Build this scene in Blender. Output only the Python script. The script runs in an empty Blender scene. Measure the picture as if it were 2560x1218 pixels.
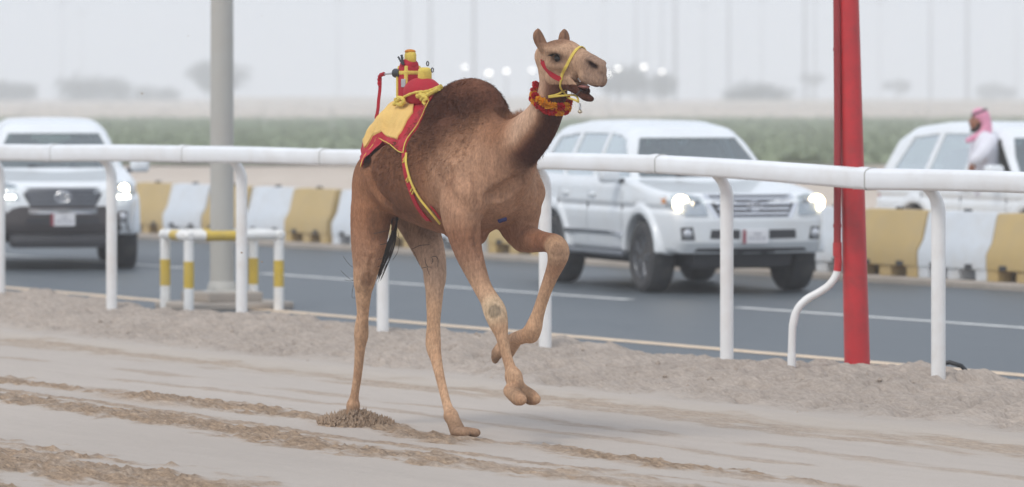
import bpy, bmesh, math, random
import numpy as np
from mathutils import Vector
random.seed(7); np.random.seed(7)

# ------------------------------------------------------------------ camera, light, exposure
scene = bpy.context.scene
C = scene.collection
F = 11378.0            # focal length in pixels of the 2560 px wide photograph (160 mm lens)
HC = 2.0               # camera height above the sand track
HOR = 250.0            # image row of the horizon
PHI = math.radians(30.5)   # the track, rail and road run 30.5 degrees off the view axis
S_, C_ = math.sin(PHI), math.cos(PHI)

cam_d = bpy.data.cameras.new('camera'); cam = bpy.data.objects.new('camera', cam_d); C.objects.link(cam)
cam.location = (0, 0, HC); cam.rotation_euler = (math.radians(90), 0, 0)
cam_d.sensor_width = 36.0; cam_d.lens = 160.0
cam_d.shift_y = -(609.0 - HOR) / 2560.0
cam_d.clip_start = 0.5; cam_d.clip_end = 6000
cam_d.dof.use_dof = True; cam_d.dof.focus_distance = 26.3; cam_d.dof.aperture_fstop = 2.9
scene.camera = cam

world = bpy.data.worlds.new('World'); scene.world = world; world.use_nodes = True
wn = world.node_tree; wn.nodes.clear()
SUN_EL, SUN_AZ = math.radians(52), math.radians(215)     # azimuth measured clockwise from +Y
sky = wn.nodes.new('ShaderNodeTexSky'); sky.sky_type = 'NISHITA'; sky.sun_disc = False
sky.sun_elevation = SUN_EL; sky.sun_rotation = SUN_AZ
sky.air_density = 1.0; sky.dust_density = 6.0; sky.ozone_density = 1.0
mixw = wn.nodes.new('ShaderNodeMixRGB'); mixw.inputs['Fac'].default_value = 0.86
mixw.inputs['Color2'].default_value = (9.05, 9.9, 11.25, 1)      # even dust-white overcast veil
bg = wn.nodes.new('ShaderNodeBackground'); bg.inputs['Strength'].default_value = 0.1
wo = wn.nodes.new('ShaderNodeOutputWorld')
wn.links.new(sky.outputs[0], mixw.inputs['Color1']); wn.links.new(mixw.outputs[0], bg.inputs['Color'])
wn.links.new(bg.outputs[0], wo.inputs['Surface'])

sun_d = bpy.data.lights.new('sun', 'SUN'); sun = bpy.data.objects.new('sun', sun_d); C.objects.link(sun)
sun_d.energy = 1.35; sun_d.angle = math.radians(18); sun_d.color = (1.0, 0.95, 0.88)
sdir = Vector((math.sin(SUN_AZ) * math.cos(SUN_EL), math.cos(SUN_AZ) * math.cos(SUN_EL), math.sin(SUN_EL)))
sun.rotation_euler = sdir.to_track_quat('Z', 'Y').to_euler()

scene.view_settings.view_transform = 'Standard'; scene.view_settings.look = 'None'
scene.view_settings.exposure = 0.0; scene.view_settings.gamma = 1.0
scene.view_settings.use_curve_mapping = False
scene.render.engine = 'CYCLES'
scene.cycles.volume_bounces = 2
scene.cycles.volume_step_rate = 1.0
scene.cycles.transparent_max_bounces = 12

# ------------------------------------------------------------------ places
def uvw(u, v, z=0.0):            # track frame (along, across) -> world
    return (u * S_ + v * C_, -u * C_ + v * S_, z)
RZ = -(math.pi / 2 - PHI)        # rotation that turns local +X to the running direction
def u_of(px, v):                 # where the sight line over column px meets the line v = const
    a = (px - 1280.0) / F; D = v / (a * C_ + S_)
    return D * (a * S_ - C_), D
def ground(px, py, h):           # ground point under a pixel for ground level h
    D = F * (HC - h) / (py - HOR); return ((px - 1280.0) / F * D, D)

# ------------------------------------------------------------------ materials
def nodes(name):
    m = bpy.data.materials.new(name); m.use_nodes = True; t = m.node_tree
    return m, t, t.nodes['Principled BSDF']
def srgb(r, g, b):
    f = lambda c: c / 12.92 if c <= 0.04045 else ((c + 0.055) / 1.055) ** 2.4
    return (f(r / 255), f(g / 255), f(b / 255))
def mat(name, col, rough=0.6, var=0.15, scale=6.0, bump=0.0, bscale=60.0, metal=0.0, spec=0.5, coat=0.0, stretch=None, dirt=None, dscale=2.0, damt=0.5):
    m, t, p = nodes(name); N = t.nodes; L = t.links
    p.inputs['Roughness'].default_value = rough; p.inputs['Metallic'].default_value = metal
    p.inputs['Specular IOR Level'].default_value = spec
    p.inputs['Coat Weight'].default_value = coat
    tc = N.new('ShaderNodeTexCoord'); mp = N.new('ShaderNodeMapping'); L.new(tc.outputs['Object'], mp.inputs[0])
    if stretch: mp.inputs['Scale'].default_value = stretch
    nz = N.new('ShaderNodeTexNoise'); nz.inputs['Scale'].default_value = scale; nz.inputs['Detail'].default_value = 6
    nz.inputs['Roughness'].default_value = 0.65
    L.new(mp.outputs[0], nz.inputs['Vector'])
    rp = N.new('ShaderNodeMapRange'); rp.inputs['From Min'].default_value = 0.25; rp.inputs['From Max'].default_value = 0.75
    rp.inputs['To Min'].default_value = 1 - var; rp.inputs['To Max'].default_value = 1 + var
    L.new(nz.outputs['Fac'], rp.inputs['Value'])
    mu = N.new('ShaderNodeVectorMath'); mu.operation = 'SCALE'
    rgb = N.new('ShaderNodeRGB'); rgb.outputs[0].default_value = (*col, 1)
    L.new(rgb.outputs[0], mu.inputs[0]); L.new(rp.outputs[0], mu.inputs['Scale'])
    out = mu.outputs[0]
    if dirt:
        n2 = N.new('ShaderNodeTexNoise'); n2.inputs['Scale'].default_value = dscale; n2.inputs['Detail'].default_value = 8
        n2.inputs['Roughness'].default_value = 0.7
        L.new(tc.outputs['Object'], n2.inputs['Vector'])
        r2 = N.new('ShaderNodeMapRange'); r2.inputs['From Min'].default_value = 0.45; r2.inputs['From Max'].default_value = 0.72
        r2.inputs['To Max'].default_value = damt; L.new(n2.outputs['Fac'], r2.inputs['Value'])
        mx = N.new('ShaderNodeMixRGB'); mx.inputs['Color2'].default_value = (*dirt, 1)
        L.new(r2.outputs[0], mx.inputs['Fac']); L.new(out, mx.inputs['Color1']); out = mx.outputs[0]
    L.new(out, p.inputs['Base Color'])
    if bump:
        nb = N.new('ShaderNodeTexNoise'); nb.inputs['Scale'].default_value = bscale; nb.inputs['Detail'].default_value = 4
        L.new(mp.outputs[0], nb.inputs['Vector'])
        b = N.new('ShaderNodeBump'); b.inputs['Strength'].default_value = bump; b.inputs['Distance'].default_value = 0.01
        L.new(nb.outputs['Fac'], b.inputs['Height']); L.new(b.outputs[0], p.inputs['Normal'])
    return m
def emit(name, col, s):
    m, t, p = nodes(name); p.inputs['Base Color'].default_value = (*col, 1)
    p.inputs['Emission Color'].default_value = (*col, 1); p.inputs['Emission Strength'].default_value = s
    return m
def glass(name, tint, gloss=0.08):
    m = bpy.data.materials.new(name); m.use_nodes = True; t = m.node_tree; N = t.nodes; N.clear()
    o = N.new('ShaderNodeOutputMaterial'); tr = N.new('ShaderNodeBsdfTransparent'); tr.inputs[0].default_value = (*tint, 1)
    gl = N.new('ShaderNodeBsdfGlossy'); gl.inputs['Roughness'].default_value = 0.03; gl.inputs[0].default_value = (0.95, 1, 1, 1)
    fr = N.new('ShaderNodeFresnel'); fr.inputs['IOR'].default_value = 1.5
    ad = N.new('ShaderNodeMath'); ad.operation = 'ADD'; ad.inputs[1].default_value = gloss; ad.use_clamp = True
    mx = N.new('ShaderNodeMixShader')
    t.links.new(fr.outputs[0], ad.inputs[0]); t.links.new(ad.outputs[0], mx.inputs[0])
    t.links.new(tr.outputs[0], mx.inputs[1]); t.links.new(gl.outputs[0], mx.inputs[2]); t.links.new(mx.outputs[0], o.inputs[0])
    return m
def mat_attr(name, rough=0.9, fine=90.0, fvar=0.12, bump=0.3, bscale=120.0, stretch=None, spec=0.2, mid=9.0, mvar=0.1, sheen=0.0):
    """base colour from the point colour attribute 'col', with grain on top"""
    m, t, p = nodes(name); N = t.nodes; L = t.links
    p.inputs['Roughness'].default_value = rough; p.inputs['Specular IOR Level'].default_value = spec
    p.inputs['Sheen Weight'].default_value = sheen
    at = N.new('ShaderNodeAttribute'); at.attribute_name = 'col'
    tc = N.new('ShaderNodeTexCoord'); mp = N.new('ShaderNodeMapping'); L.new(tc.outputs['Object'], mp.inputs[0])
    if stretch: mp.inputs['Scale'].default_value = stretch
    cur = at.outputs['Color']
    for sc, vr in ((fine, fvar), (mid, mvar)):
        nz = N.new('ShaderNodeTexNoise'); nz.inputs['Scale'].default_value = sc; nz.inputs['Detail'].default_value = 6
        nz.inputs['Roughness'].default_value = 0.7
        L.new(mp.outputs[0], nz.inputs['Vector'])
        rp = N.new('ShaderNodeMapRange'); rp.inputs['From Min'].default_value = 0.3; rp.inputs['From Max'].default_value = 0.7
        rp.inputs['To Min'].default_value = 1 - vr; rp.inputs['To Max'].default_value = 1 + vr
        L.new(nz.outputs['Fac'], rp.inputs['Value'])
        mu = N.new('ShaderNodeVectorMath'); mu.operation = 'SCALE'
        L.new(cur, mu.inputs[0]); L.new(rp.outputs[0], mu.inputs['Scale']); cur = mu.outputs[0]
    L.new(cur, p.inputs['Base Color'])
    nb = N.new('ShaderNodeTexNoise'); nb.inputs['Scale'].default_value = bscale; nb.inputs['Detail'].default_value = 5
    L.new(mp.outputs[0], nb.inputs['Vector'])
    b = N.new('ShaderNodeBump'); b.inputs['Strength'].default_value = bump; b.inputs['Distance'].default_value = 0.008
    L.new(nb.outputs['Fac'], b.inputs['Height']); L.new(b.outputs[0], p.inputs['Normal'])
    return m

# ------------------------------------------------------------------ objects
def tag(o, label=None, cat=None, group=None, kind=None):
    if label: o['label'] = label
    if cat: o['category'] = cat
    if group: o['group'] = group
    if kind: o['kind'] = kind
    return o
def thing(name, label, cat, loc=(0, 0, 0), rotz=0.0, group=None):
    o = bpy.data.objects.new(name, None); C.objects.link(o); o.empty_display_size = 0.2
    o.location = loc; o.rotation_euler = (0, 0, rotz)
    return tag(o, label, cat, group)
def mesh_obj(name, V, Fc, m, parent=None, smooth=True, col=None, off=None, extra=None):
    me = bpy.data.meshes.new(name)
    V = np.asarray(V, dtype=np.float32)
    if off is not None: V = V - np.asarray(off, dtype=np.float32)
    if isinstance(Fc, np.ndarray):
        n = len(Fc); k = Fc.shape[1]
        me.vertices.add(len(V)); me.vertices.foreach_set('co', V.ravel())
        me.loops.add(n * k); me.loops.foreach_set('vertex_index', Fc.astype(np.int32).ravel())
        me.polygons.add(n); me.polygons.foreach_set('loop_start', np.arange(0, n * k, k, dtype=np.int32))
        me.update(calc_edges=True)
    else:
        me.from_pydata([tuple(map(float, v)) for v in V], [], Fc); me.update()
    if smooth: me.polygons.foreach_set('use_smooth', np.ones(len(me.polygons), dtype=bool))
    if col is not None:
        at = me.color_attributes.new('col', 'FLOAT_COLOR', 'POINT')
        c4 = np.ones((len(V), 4), dtype=np.float32); c4[:, :3] = col
        at.data.foreach_set('color', c4.ravel())
    if extra is not None:
        ea = me.attributes.new('churn', 'FLOAT', 'POINT'); ea.data.foreach_set('value', np.asarray(extra, dtype=np.float32).ravel())
    me.materials.append(m)
    o = bpy.data.objects.new(name, me); C.objects.link(o)
    if parent is not None: o.parent = parent
    return o
def copy_tree(o, parent=None):
    c = o.copy(); C.objects.link(c); c.parent = parent
    for ch in list(o.children): copy_tree(ch, c)
    return c

class MB:
    """collects shapes, builds ONE mesh object"""
    def __init__(s): s.v = []; s.f = []
    def add(s, V, Fc):
        b = len(s.v); s.v += [tuple(map(float, p)) for p in V]; s.f += [tuple(int(i) + b for i in f) for f in Fc]; return s
    def box(s, c, d, bev=0.0, rot=None, seg=2, taper=None):
        bm = bmesh.new(); bmesh.ops.create_cube(bm, size=1.0)
        for v in bm.verts:
            v.co = Vector((v.co.x * d[0], v.co.y * d[1], v.co.z * d[2]))
            if taper and v.co.z > 0: v.co.x *= taper[0]; v.co.y *= taper[1]
        if bev > 0: bmesh.ops.bevel(bm, geom=list(bm.edges), offset=bev, segments=seg, profile=0.5, affect='EDGES')
        M = rot.to_matrix() if rot is not None else None
        V = []
        for v in bm.verts:
            p = v.co if M is None else M @ v.co
            V.append((p.x + c[0], p.y + c[1], p.z + c[2]))
        bm.verts.index_update()
        s.add(V, [[v.index for v in f.verts] for f in bm.faces]); bm.free(); return s
    def tube(s, pts, rad, n=12, cap=True, ell=None, up=(0, 0, 1)):
        """swept tube; rad scalar or list; ell=(lat,upr) flattening"""
        P = [Vector(p) for p in pts]; k = len(P)
        R = rad if hasattr(rad, '__len__') else [rad] * k
        V = []; last = None
        for i in range(k):
            t = (P[min(i + 1, k - 1)] - P[max(i - 1, 0)])
            t = t.normalized() if t.length > 1e-9 else Vector((0, 0, 1))
            if last is None:
                a = Vector(up)
                if abs(a.dot(t)) > 0.95: a = Vector((1, 0, 0))
            else: a = last
            a = (a - t * a.dot(t)).normalized(); last = a; b = t.cross(a)
            e0, e1 = ell if ell else (1, 1)
            for j in range(n):
                an = 2 * math.pi * j / n
                V.append(P[i] + a * (math.cos(an) * R[i] * e1) + b * (math.sin(an) * R[i] * e0))
        Fc = []
        for i in range(k - 1):
            for j in range(n):
                Fc.append((i * n + j, i * n + (j + 1) % n, (i + 1) * n + (j + 1) % n, (i + 1) * n + j))
        if cap:
            Fc.append(tuple(range(n - 1, -1, -1))); Fc.append(tuple((k - 1) * n + j for j in range(n)))
        return s.add(V, Fc)
    def lathe(s, prof, c=(0, 0, 0), axis='z', n=24):
        V = []; Fc = []; k = len(prof)
        for i, (r, h) in enumerate(prof):
            for j in range(n):
                a = 2 * math.pi * j / n; x, y = r * math.cos(a), r * math.sin(a)
                p = (x, y, h) if axis == 'z' else ((h, x, y) if axis == 'x' else (y, h, x))
                V.append((p[0] + c[0], p[1] + c[1], p[2] + c[2]))
        for i in range(k - 1):
            for j in range(n): Fc.append((i * n + j, i * n + (j + 1) % n, (i + 1) * n + (j + 1) % n, (i + 1) * n + j))
        if prof[0][0] > 1e-6: Fc.append(tuple(range(n - 1, -1, -1)))
        if prof[-1][0] > 1e-6: Fc.append(tuple((k - 1) * n + j for j in range(n)))
        return s.add(V, Fc)
    def prism(s, poly, y0, y1, axis='y'):
        """polygon (a,b) extruded; axis 'y': (x,z) polygon between y0..y1; axis 'x': (y,z) polygon; axis 'z': (x,y)"""
        n = len(poly); mk = {'y': lambda a, b, t: (a, t, b), 'x': lambda a, b, t: (t, a, b), 'z': lambda a, b, t: (a, b, t)}[axis]
        V = [mk(a, b, y0) for a, b in poly] + [mk(a, b, y1) for a, b in poly]
        Fc = [tuple(range(n)), tuple(range(2 * n - 1, n - 1, -1))]
        for i in range(n): Fc.append((i, i + n, (i + 1) % n + n, (i + 1) % n))
        return s.add(V, Fc)
    def sphere(s, c, r, nu=14, nv=9):
        R = r if hasattr(r, '__len__') else (r, r, r); V = []; Fc = []
        for i in range(nv + 1):
            th = math.pi * i / nv
            for j in range(nu):
                a = 2 * math.pi * j / nu
                V.append((c[0] + R[0] * math.sin(th) * math.cos(a), c[1] + R[1] * math.sin(th) * math.sin(a), c[2] + R[2] * math.cos(th)))
        for i in range(nv):
            for j in range(nu): Fc.append((i * nu + j, (i + 1) * nu + j, (i + 1) * nu + (j + 1) % nu, i * nu + (j + 1) % nu))
        return s.add(V, Fc)
    def build(s, name, m, parent=None, smooth=False, off=None):
        V = s.v if off is None else [(a - off[0], b - off[1], c - off[2]) for a, b, c in s.v]
        me = bpy.data.meshes.new(name); me.from_pydata(V, [], s.f)
        bm = bmesh.new(); bm.from_mesh(me); bmesh.ops.recalc_face_normals(bm, faces=list(bm.faces)); bm.to_mesh(me); bm.free()
        if smooth:
            me.polygons.foreach_set('use_smooth', np.ones(len(me.polygons), dtype=bool))
            try: me.set_sharp_from_angle(angle=math.radians(40))
            except Exception: pass
        me.materials.append(m); me.update()
        o = bpy.data.objects.new(name, me); C.objects.link(o)
        if parent is not None: o.parent = parent
        return o

# ------------------------------------------------------------------ noise
def _hash(i, j, seed):
    h = (i.astype(np.int64) * 374761393 + j.astype(np.int64) * 668265263 + seed * 974634777) & 0xFFFFFFFF
    h = ((h ^ (h >> 13)) * 1274126177) & 0xFFFFFFFF
    return ((h ^ (h >> 16)) & 0xFFFF).astype(np.float32) / 65535.0
def vnoise(x, y, seed=0):
    i = np.floor(x); j = np.floor(y); fx = (x - i).astype(np.float32); fy = (y - j).astype(np.float32)
    fx = fx * fx * (3 - 2 * fx); fy = fy * fy * (3 - 2 * fy); i = i.astype(np.int64); j = j.astype(np.int64)
    a = _hash(i, j, seed); b = _hash(i + 1, j, seed); c = _hash(i, j + 1, seed); d = _hash(i + 1, j + 1, seed)
    return (a * (1 - fx) + b * fx) * (1 - fy) + (c * (1 - fx) + d * fx) * fy
def fbm(x, y, seed=0, oct=4, gain=0.5):
    s = 0; a = 1.0; n = 0
    for o in range(oct):
        s = s + a * vnoise(x, y, seed + o * 17); n += a; a *= gain; x = x * 2.03 + 11.3; y = y * 2.03 + 5.7
    return s / n
def sstep(a, b, x):
    t = np.clip((x - a) / (b - a), 0, 1); return t * t * (3 - 2 * t)

# ------------------------------------------------------------------ implicit surfaces
def smin(a, b, k):
    if k <= 0: return np.minimum(a, b)
    h = np.maximum(k - np.abs(a - b), 0) / k
    return np.minimum(a, b) - h * h * k * 0.25
def smax(a, b, k): return -smin(-a, -b, k)
def catmull(P, sub):
    P = np.asarray(P, dtype=float); n = len(P); out = []
    for i in range(n - 1):
        p0 = P[max(i - 1, 0)]; p1 = P[i]; p2 = P[i + 1]; p3 = P[min(i + 2, n - 1)]
        for k in range(sub):
            t = k / sub
            out.append(0.5 * (2 * p1 + (p2 - p0) * t + (2 * p0 - 5 * p1 + 4 * p2 - p3) * t * t + (3 * p1 - p0 - 3 * p2 + p3) * t ** 3))
    out.append(P[-1]); return np.array(out)
def sweep(stations, lat=(0, 1, 0), sub=4):
    """stations: (x,y,z,w,h): an elliptical sweep. returns (func, lo, hi)"""
    S = np.array([s if len(s) == 5 else (*s, s[3]) for s in stations], dtype=float)
    if sub > 1: S = catmull(S, sub)
    lo = (S[:, :3] - S[:, 3:5].max(axis=1)[:, None]).min(axis=0); hi = (S[:, :3] + S[:, 3:5].max(axis=1)[:, None]).max(axis=0)
    segs = []
    for i in range(len(S) - 1):
        A, B = S[i, :3], S[i + 1, :3]; ab = B - A; ln = np.linalg.norm(ab)
        if ln < 1e-6: continue
        d = ab / ln; L = np.array(lat, dtype=float)
        if abs(L @ d) > 0.95: L = np.array((1.0, 0, 0))
        L = L - d * (L @ d); L /= np.linalg.norm(L); U = np.cross(d, L)
        segs.append(tuple(np.float32(q) for q in (A, ab, ln, d, L, U, S[i, 3:], S[i + 1, 3:])))
    def one(P, sg):
        A, ab, ln, d, L, U, ra, rb = sg
        q = P - A; t = np.clip((q @ ab) / (ln * ln), 0, 1); o = q - t[:, None] * ab
        w = ra[0] + (rb[0] - ra[0]) * t; h = ra[1] + (rb[1] - ra[1]) * t; e = 0.5 * (w + h)
        a = (o @ L) / w; b = (o @ U) / h; c = (o @ d) / e
        k0 = np.sqrt(a * a + b * b + c * c); k1 = np.sqrt((a / w) ** 2 + (b / h) ** 2 + (c / e) ** 2)
        return np.where(k0 > 1e-3, k0 * (k0 - 1) / np.maximum(k1, 1e-6), -np.minimum(w, h))
    def f(P):
        out = None
        for sg in segs:
            r = one(P, sg); out = r if out is None else np.minimum(out, r)
        return out
    f.segs = [(segs[i], np.minimum(S[i,:3],S[i+1,:3])-max(S[i,3:5].max(),S[i+1,3:5].max()), np.maximum(S[i,:3],S[i+1,:3])+max(S[i,3:5].max(),S[i+1,3:5].max())) for i in range(len(segs))]
    f.one = one
    return f, lo, hi
def ellip(c, r, rot=None):
    c = np.array(c, dtype=float); r = np.array(r if hasattr(r, '__len__') else (r, r, r), dtype=float)
    M = np.array(rot) if rot is not None else np.eye(3)
    def f(P):
        q = (P - c) @ M.T; k0 = np.linalg.norm(q / r, axis=1); k1 = np.linalg.norm(q / (r * r), axis=1)
        return np.where(k0 > 1e-3, k0 * (k0 - 1) / np.maximum(k1, 1e-6), -r.min())
    return f, c - r.max(), c + r.max()
def polydist(poly, x, y):
    V = np.array(poly, dtype=float); n = len(V)
    d = np.full(x.shape, 1e9); s = np.ones(x.shape)
    j = n - 1
    for i in range(n):
        e = V[j] - V[i]; wx = x - V[i, 0]; wy = y - V[i, 1]
        t = np.clip((wx * e[0] + wy * e[1]) / (e @ e), 0, 1)
        bx = wx - e[0] * t; by = wy - e[1] * t; d = np.minimum(d, bx * bx + by * by)
        c1 = y >= V[i, 1]; c2 = y < V[j, 1]; c3 = e[0] * wy > e[1] * wx
        fl = (c1 & c2 & c3) | (~c1 & ~c2 & ~c3); s = np.where(fl, -s, s); j = i
    return s * np.sqrt(d)
class Field:
    def __init__(s): s.p = []
    def add(s, prim, k=0.03, op='u'): s.p.append((prim[0], np.array(prim[1]), np.array(prim[2]), k, op)); return s
    def __call__(s, P):
        P = np.asarray(P, dtype=np.float32); D = np.full(len(P), 9.0)
        for f, lo, hi, k, op in s.p:
            D = smin(D, f(P), k) if op == 'u' else smax(D, -f(P), k)
        return D
    def mesh(s, h, lo=None, hi=None):
        us = [p for p in s.p if p[4] == 'u']
        if lo is None: lo = np.min([p[1] for p in us], axis=0) - 4 * h
        if hi is None: hi = np.max([p[2] for p in us], axis=0) + 4 * h
        lo = np.array(lo); n = np.ceil((np.array(hi) - lo) / h).astype(int) + 1
        D = np.full(n, 0.2, dtype=np.float32)
        ax = [lo[i] + h * np.arange(n[i]) for i in range(3)]
        for f, a, b, k, op in s.p:
            m = k + 3 * h
            i0 = np.clip(np.floor((a - m - lo) / h).astype(int), 0, n); i1 = np.clip(np.ceil((b + m - lo) / h).astype(int) + 1, 0, n)
            if np.any(i1 <= i0): continue
            def pts(i0, i1):
                X, Y, Z = np.meshgrid(ax[0][i0[0]:i1[0]], ax[1][i0[1]:i1[1]], ax[2][i0[2]:i1[2]], indexing='ij')
                return np.stack([X.ravel(), Y.ravel(), Z.ravel()], 1).astype(np.float32)
            sl = tuple(slice(i0[q], i1[q]) for q in range(3)); cur = D[sl]
            if hasattr(f, 'segs'):
                d = np.full(cur.shape, 0.5, dtype=np.float32)
                for sg, sa, sb in f.segs:
                    j0 = np.clip(np.floor((sa - m - lo) / h).astype(int), i0, i1); j1 = np.clip(np.ceil((sb + m - lo) / h).astype(int) + 1, i0, i1)
                    if np.any(j1 <= j0): continue
                    s2 = tuple(slice(j0[q] - i0[q], j1[q] - i0[q]) for q in range(3)); sub = d[s2]
                    d[s2] = np.minimum(sub, f.one(pts(j0, j1), sg).reshape(sub.shape))
            else: d = f(pts(i0, i1)).reshape(cur.shape).astype(np.float32)
            D[sl] = smin(cur, d, k) if op == 'u' else smax(cur, -d, k)
        return nets(D, lo, h)
def nets(D, lo, h):
    s = D < 0; nx, ny, nz = D.shape
    cnt = np.zeros((nx - 1, ny - 1, nz - 1), dtype=np.uint8)
    for a in (0, 1):
        for b in (0, 1):
            for c in (0, 1): cnt += s[a:nx - 1 + a, b:ny - 1 + b, c:nz - 1 + c]
    mask = (cnt > 0) & (cnt < 8); cells = np.argwhere(mask)
    idx = np.full(mask.shape, -1, dtype=np.int32); idx[mask] = np.arange(len(cells))
    pos = np.zeros((len(cells), 3)); num = np.zeros(len(cells))
    cor = [(a, b, c) for a in (0, 1) for b in (0, 1) for c in (0, 1)]
    val = {q: D[cells[:, 0] + q[0], cells[:, 1] + q[1], cells[:, 2] + q[2]] for q in cor}
    for q in cor:
        for axn in range(3):
            if q[axn]: continue
            r = list(q); r[axn] = 1; r = tuple(r); d0, d1 = val[q], val[r]; cr = (d0 < 0) != (d1 < 0)
            t = np.where(cr, d0 / np.where(cr, d0 - d1, 1), 0)
            e = np.array(q, dtype=float)[None, :].repeat(len(cells), 0); e[:, axn] += t
            pos += np.where(cr[:, None], e, 0); num += cr
    V = lo + h * (cells + pos / np.maximum(num, 1)[:, None])
    Q = []
    for axn in range(3):
        o = [0, 1, 2]; o.remove(axn); b, c = o
        a0 = [slice(None)] * 3; a1 = [slice(None)] * 3; a0[axn] = slice(0, -1); a1[axn] = slice(1, None)
        s0 = s[tuple(a0)]; s1 = s[tuple(a1)]; e = np.argwhere(s0 != s1)
        e = e[(e[:, b] > 0) & (e[:, c] > 0) & (e[:, b] < D.shape[b] - 1) & (e[:, c] < D.shape[c] - 1)]
        inn = s0[e[:, 0], e[:, 1], e[:, 2]]
        def g(db, dc):
            k = e.copy(); k[:, b] -= db; k[:, c] -= dc; return idx[k[:, 0], k[:, 1], k[:, 2]]
        q = np.stack([g(1, 1), g(0, 1), g(0, 0), g(1, 0)], 1)
        flip = ~inn if axn != 1 else inn
        q[flip] = q[flip][:, ::-1]; Q.append(q)
    return V, np.concatenate(Q)
def march(field, P0, d, n=50, step=0.8):
    P0 = np.asarray(P0, dtype=float); d = np.asarray(d, dtype=float); d = d / np.linalg.norm(d, axis=-1, keepdims=True)
    if d.ndim == 1: d = np.repeat(d[None], len(P0), 0)
    t = np.zeros(len(P0)); best = t.copy(); bd = np.full(len(P0), 1e9)
    for _ in range(n):
        q = field(P0 + t[:, None] * d); m = np.abs(q) < bd; best[m] = t[m]; bd[m] = np.abs(q)[m]; t = t + step * q
    return P0 + best[:, None] * d              # a line that misses keeps its nearest approach
from mathutils.bvhtree import BVHTree
class Skin:
    """ray casts against a meshed field; a line that misses keeps its nearest approach"""
    def __init__(s, V, Fc): s.t = BVHTree.FromPolygons([tuple(v) for v in V.tolist()], [tuple(f) for f in Fc.tolist()])
    def hit(s, P0, d, far=8.0):
        P = []; G = []
        for o, r in zip(np.asarray(P0, dtype=float), np.asarray(d, dtype=float)):
            r = r / np.linalg.norm(r); h = s.t.ray_cast(Vector(o), Vector(r), far)
            if h[0] is None:
                best = None
                for t in np.linspace(0, far, 160):
                    q = s.t.find_nearest(Vector(o + r * t))
                    if q[0] is not None and (best is None or q[3] < best[0]): best = (q[3], q[0], q[1])
                h = (best[1], best[2])
            n = Vector(h[1])
            if n.dot(Vector(r)) > 0.3: n = -n
            P.append(tuple(h[0])); G.append(tuple(n))
        return np.array(P), np.array(G)
def resample(poly, step):
    out = []; n = len(poly)
    for i in range(n):
        a = np.array(poly[i], dtype=float); b = np.array(poly[(i + 1) % n], dtype=float); k = max(1, int(np.linalg.norm(b - a) / step))
        for j in range(k): out.append(a + (b - a) * j / k)
    return np.array(out)
def patch(field, poly, axis, start, off=0.004, step=0.04, rings=5, thick=0.012, center=None):
    """a panel that lies on the surface: star-shaped polygon pushed along an axis onto the field"""
    B = resample(poly, step); c = np.array(center) if center is not None else B.mean(0); n = len(B)
    P2 = [c[None] + (B - c) * (1 - r / rings) for r in range(rings)]; P2.append(c[None]); P2 = np.concatenate(P2)
    if axis == 'x': P0 = np.stack([np.full(len(P2), start), P2[:, 0], P2[:, 1]], 1); d = np.array([-np.sign(start), 0, 0])
    elif axis == 'y': P0 = np.stack([P2[:, 0], np.full(len(P2), start), P2[:, 1]], 1); d = np.array([0, -np.sign(start), 0])
    else: P0 = np.stack([P2[:, 0], P2[:, 1], np.full(len(P2), start)], 1); d = np.array([0, 0, -1.0])
    P = march(field, P0, d) - d * off
    Fc = []
    for r in range(rings - 1):
        for j in range(n): Fc.append((r * n + j, r * n + (j + 1) % n, (r + 1) * n + (j + 1) % n, (r + 1) * n + j))
    k = rings * n
    for j in range(n): Fc.append(((rings - 1) * n + j, (rings - 1) * n + (j + 1) % n, k))
    V = np.concatenate([P, P[:n] + d * thick]); m = len(P)
    for j in range(n): Fc.append((j, m + j, m + (j + 1) % n, (j + 1) % n))
    return V, Fc
# ================================================================== SETTING
ROAD_Z = -0.10
# ---- desert ground sheet
def desert_mat():
    m, t, p = nodes('desert_dirt'); N = t.nodes; L = t.links
    p.inputs['Roughness'].default_value = 0.95; p.inputs['Specular IOR Level'].default_value = 0.1
    tc = N.new('ShaderNodeTexCoord')
    n1 = N.new('ShaderNodeTexNoise'); n1.inputs['Scale'].default_value = 0.03; n1.inputs['Detail'].default_value = 8
    n2 = N.new('ShaderNodeTexNoise'); n2.inputs['Scale'].default_value = 1.3; n2.inputs['Detail'].default_value = 8
    for n in (n1, n2): L.new(tc.outputs['Object'], n.inputs['Vector'])
    r = N.new('ShaderNodeValToRGB'); r.color_ramp.elements[0].position = 0.35; r.color_ramp.elements[1].position = 0.68
    r.color_ramp.elements[0].color = (0.42, 0.345, 0.275, 1); r.color_ramp.elements[1].color = (0.62, 0.54, 0.46, 1)
    ad = N.new('ShaderNodeMath'); ad.operation = 'MULTIPLY_ADD'; ad.inputs[1].default_value = 0.5
    L.new(n2.outputs['Fac'], ad.inputs[0])
    h = N.new('ShaderNodeMath'); h.operation = 'MULTIPLY'; h.inputs[1].default_value = 0.5; L.new(n1.outputs['Fac'], h.inputs[0]); L.new(h.outputs[0], ad.inputs[2])
    L.new(ad.outputs[0], r.inputs[0]); L.new(r.outputs[0], p.inputs['Base Color'])
    return m
M_desert = desert_mat()
def terrain_z(x, y):
    # flat plain that lifts gently far behind the field
    return -0.16 + sstep(430, 640, y) * 1.1 + sstep(640, 1300, y) * 1.2 + (fbm(x * 0.02, y * 0.02, 3) - 0.5) * 0.5 * sstep(420, 560, y)
ys = np.concatenate([[-120], np.arange(-20, 40, 20), np.arange(40, 420, 20), np.arange(420, 900, 12), np.arange(900, 2400, 60)])
xs = np.concatenate([np.arange(-900, -260, 80), np.arange(-260, 261, 13), np.arange(340, 920, 80)])
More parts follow.
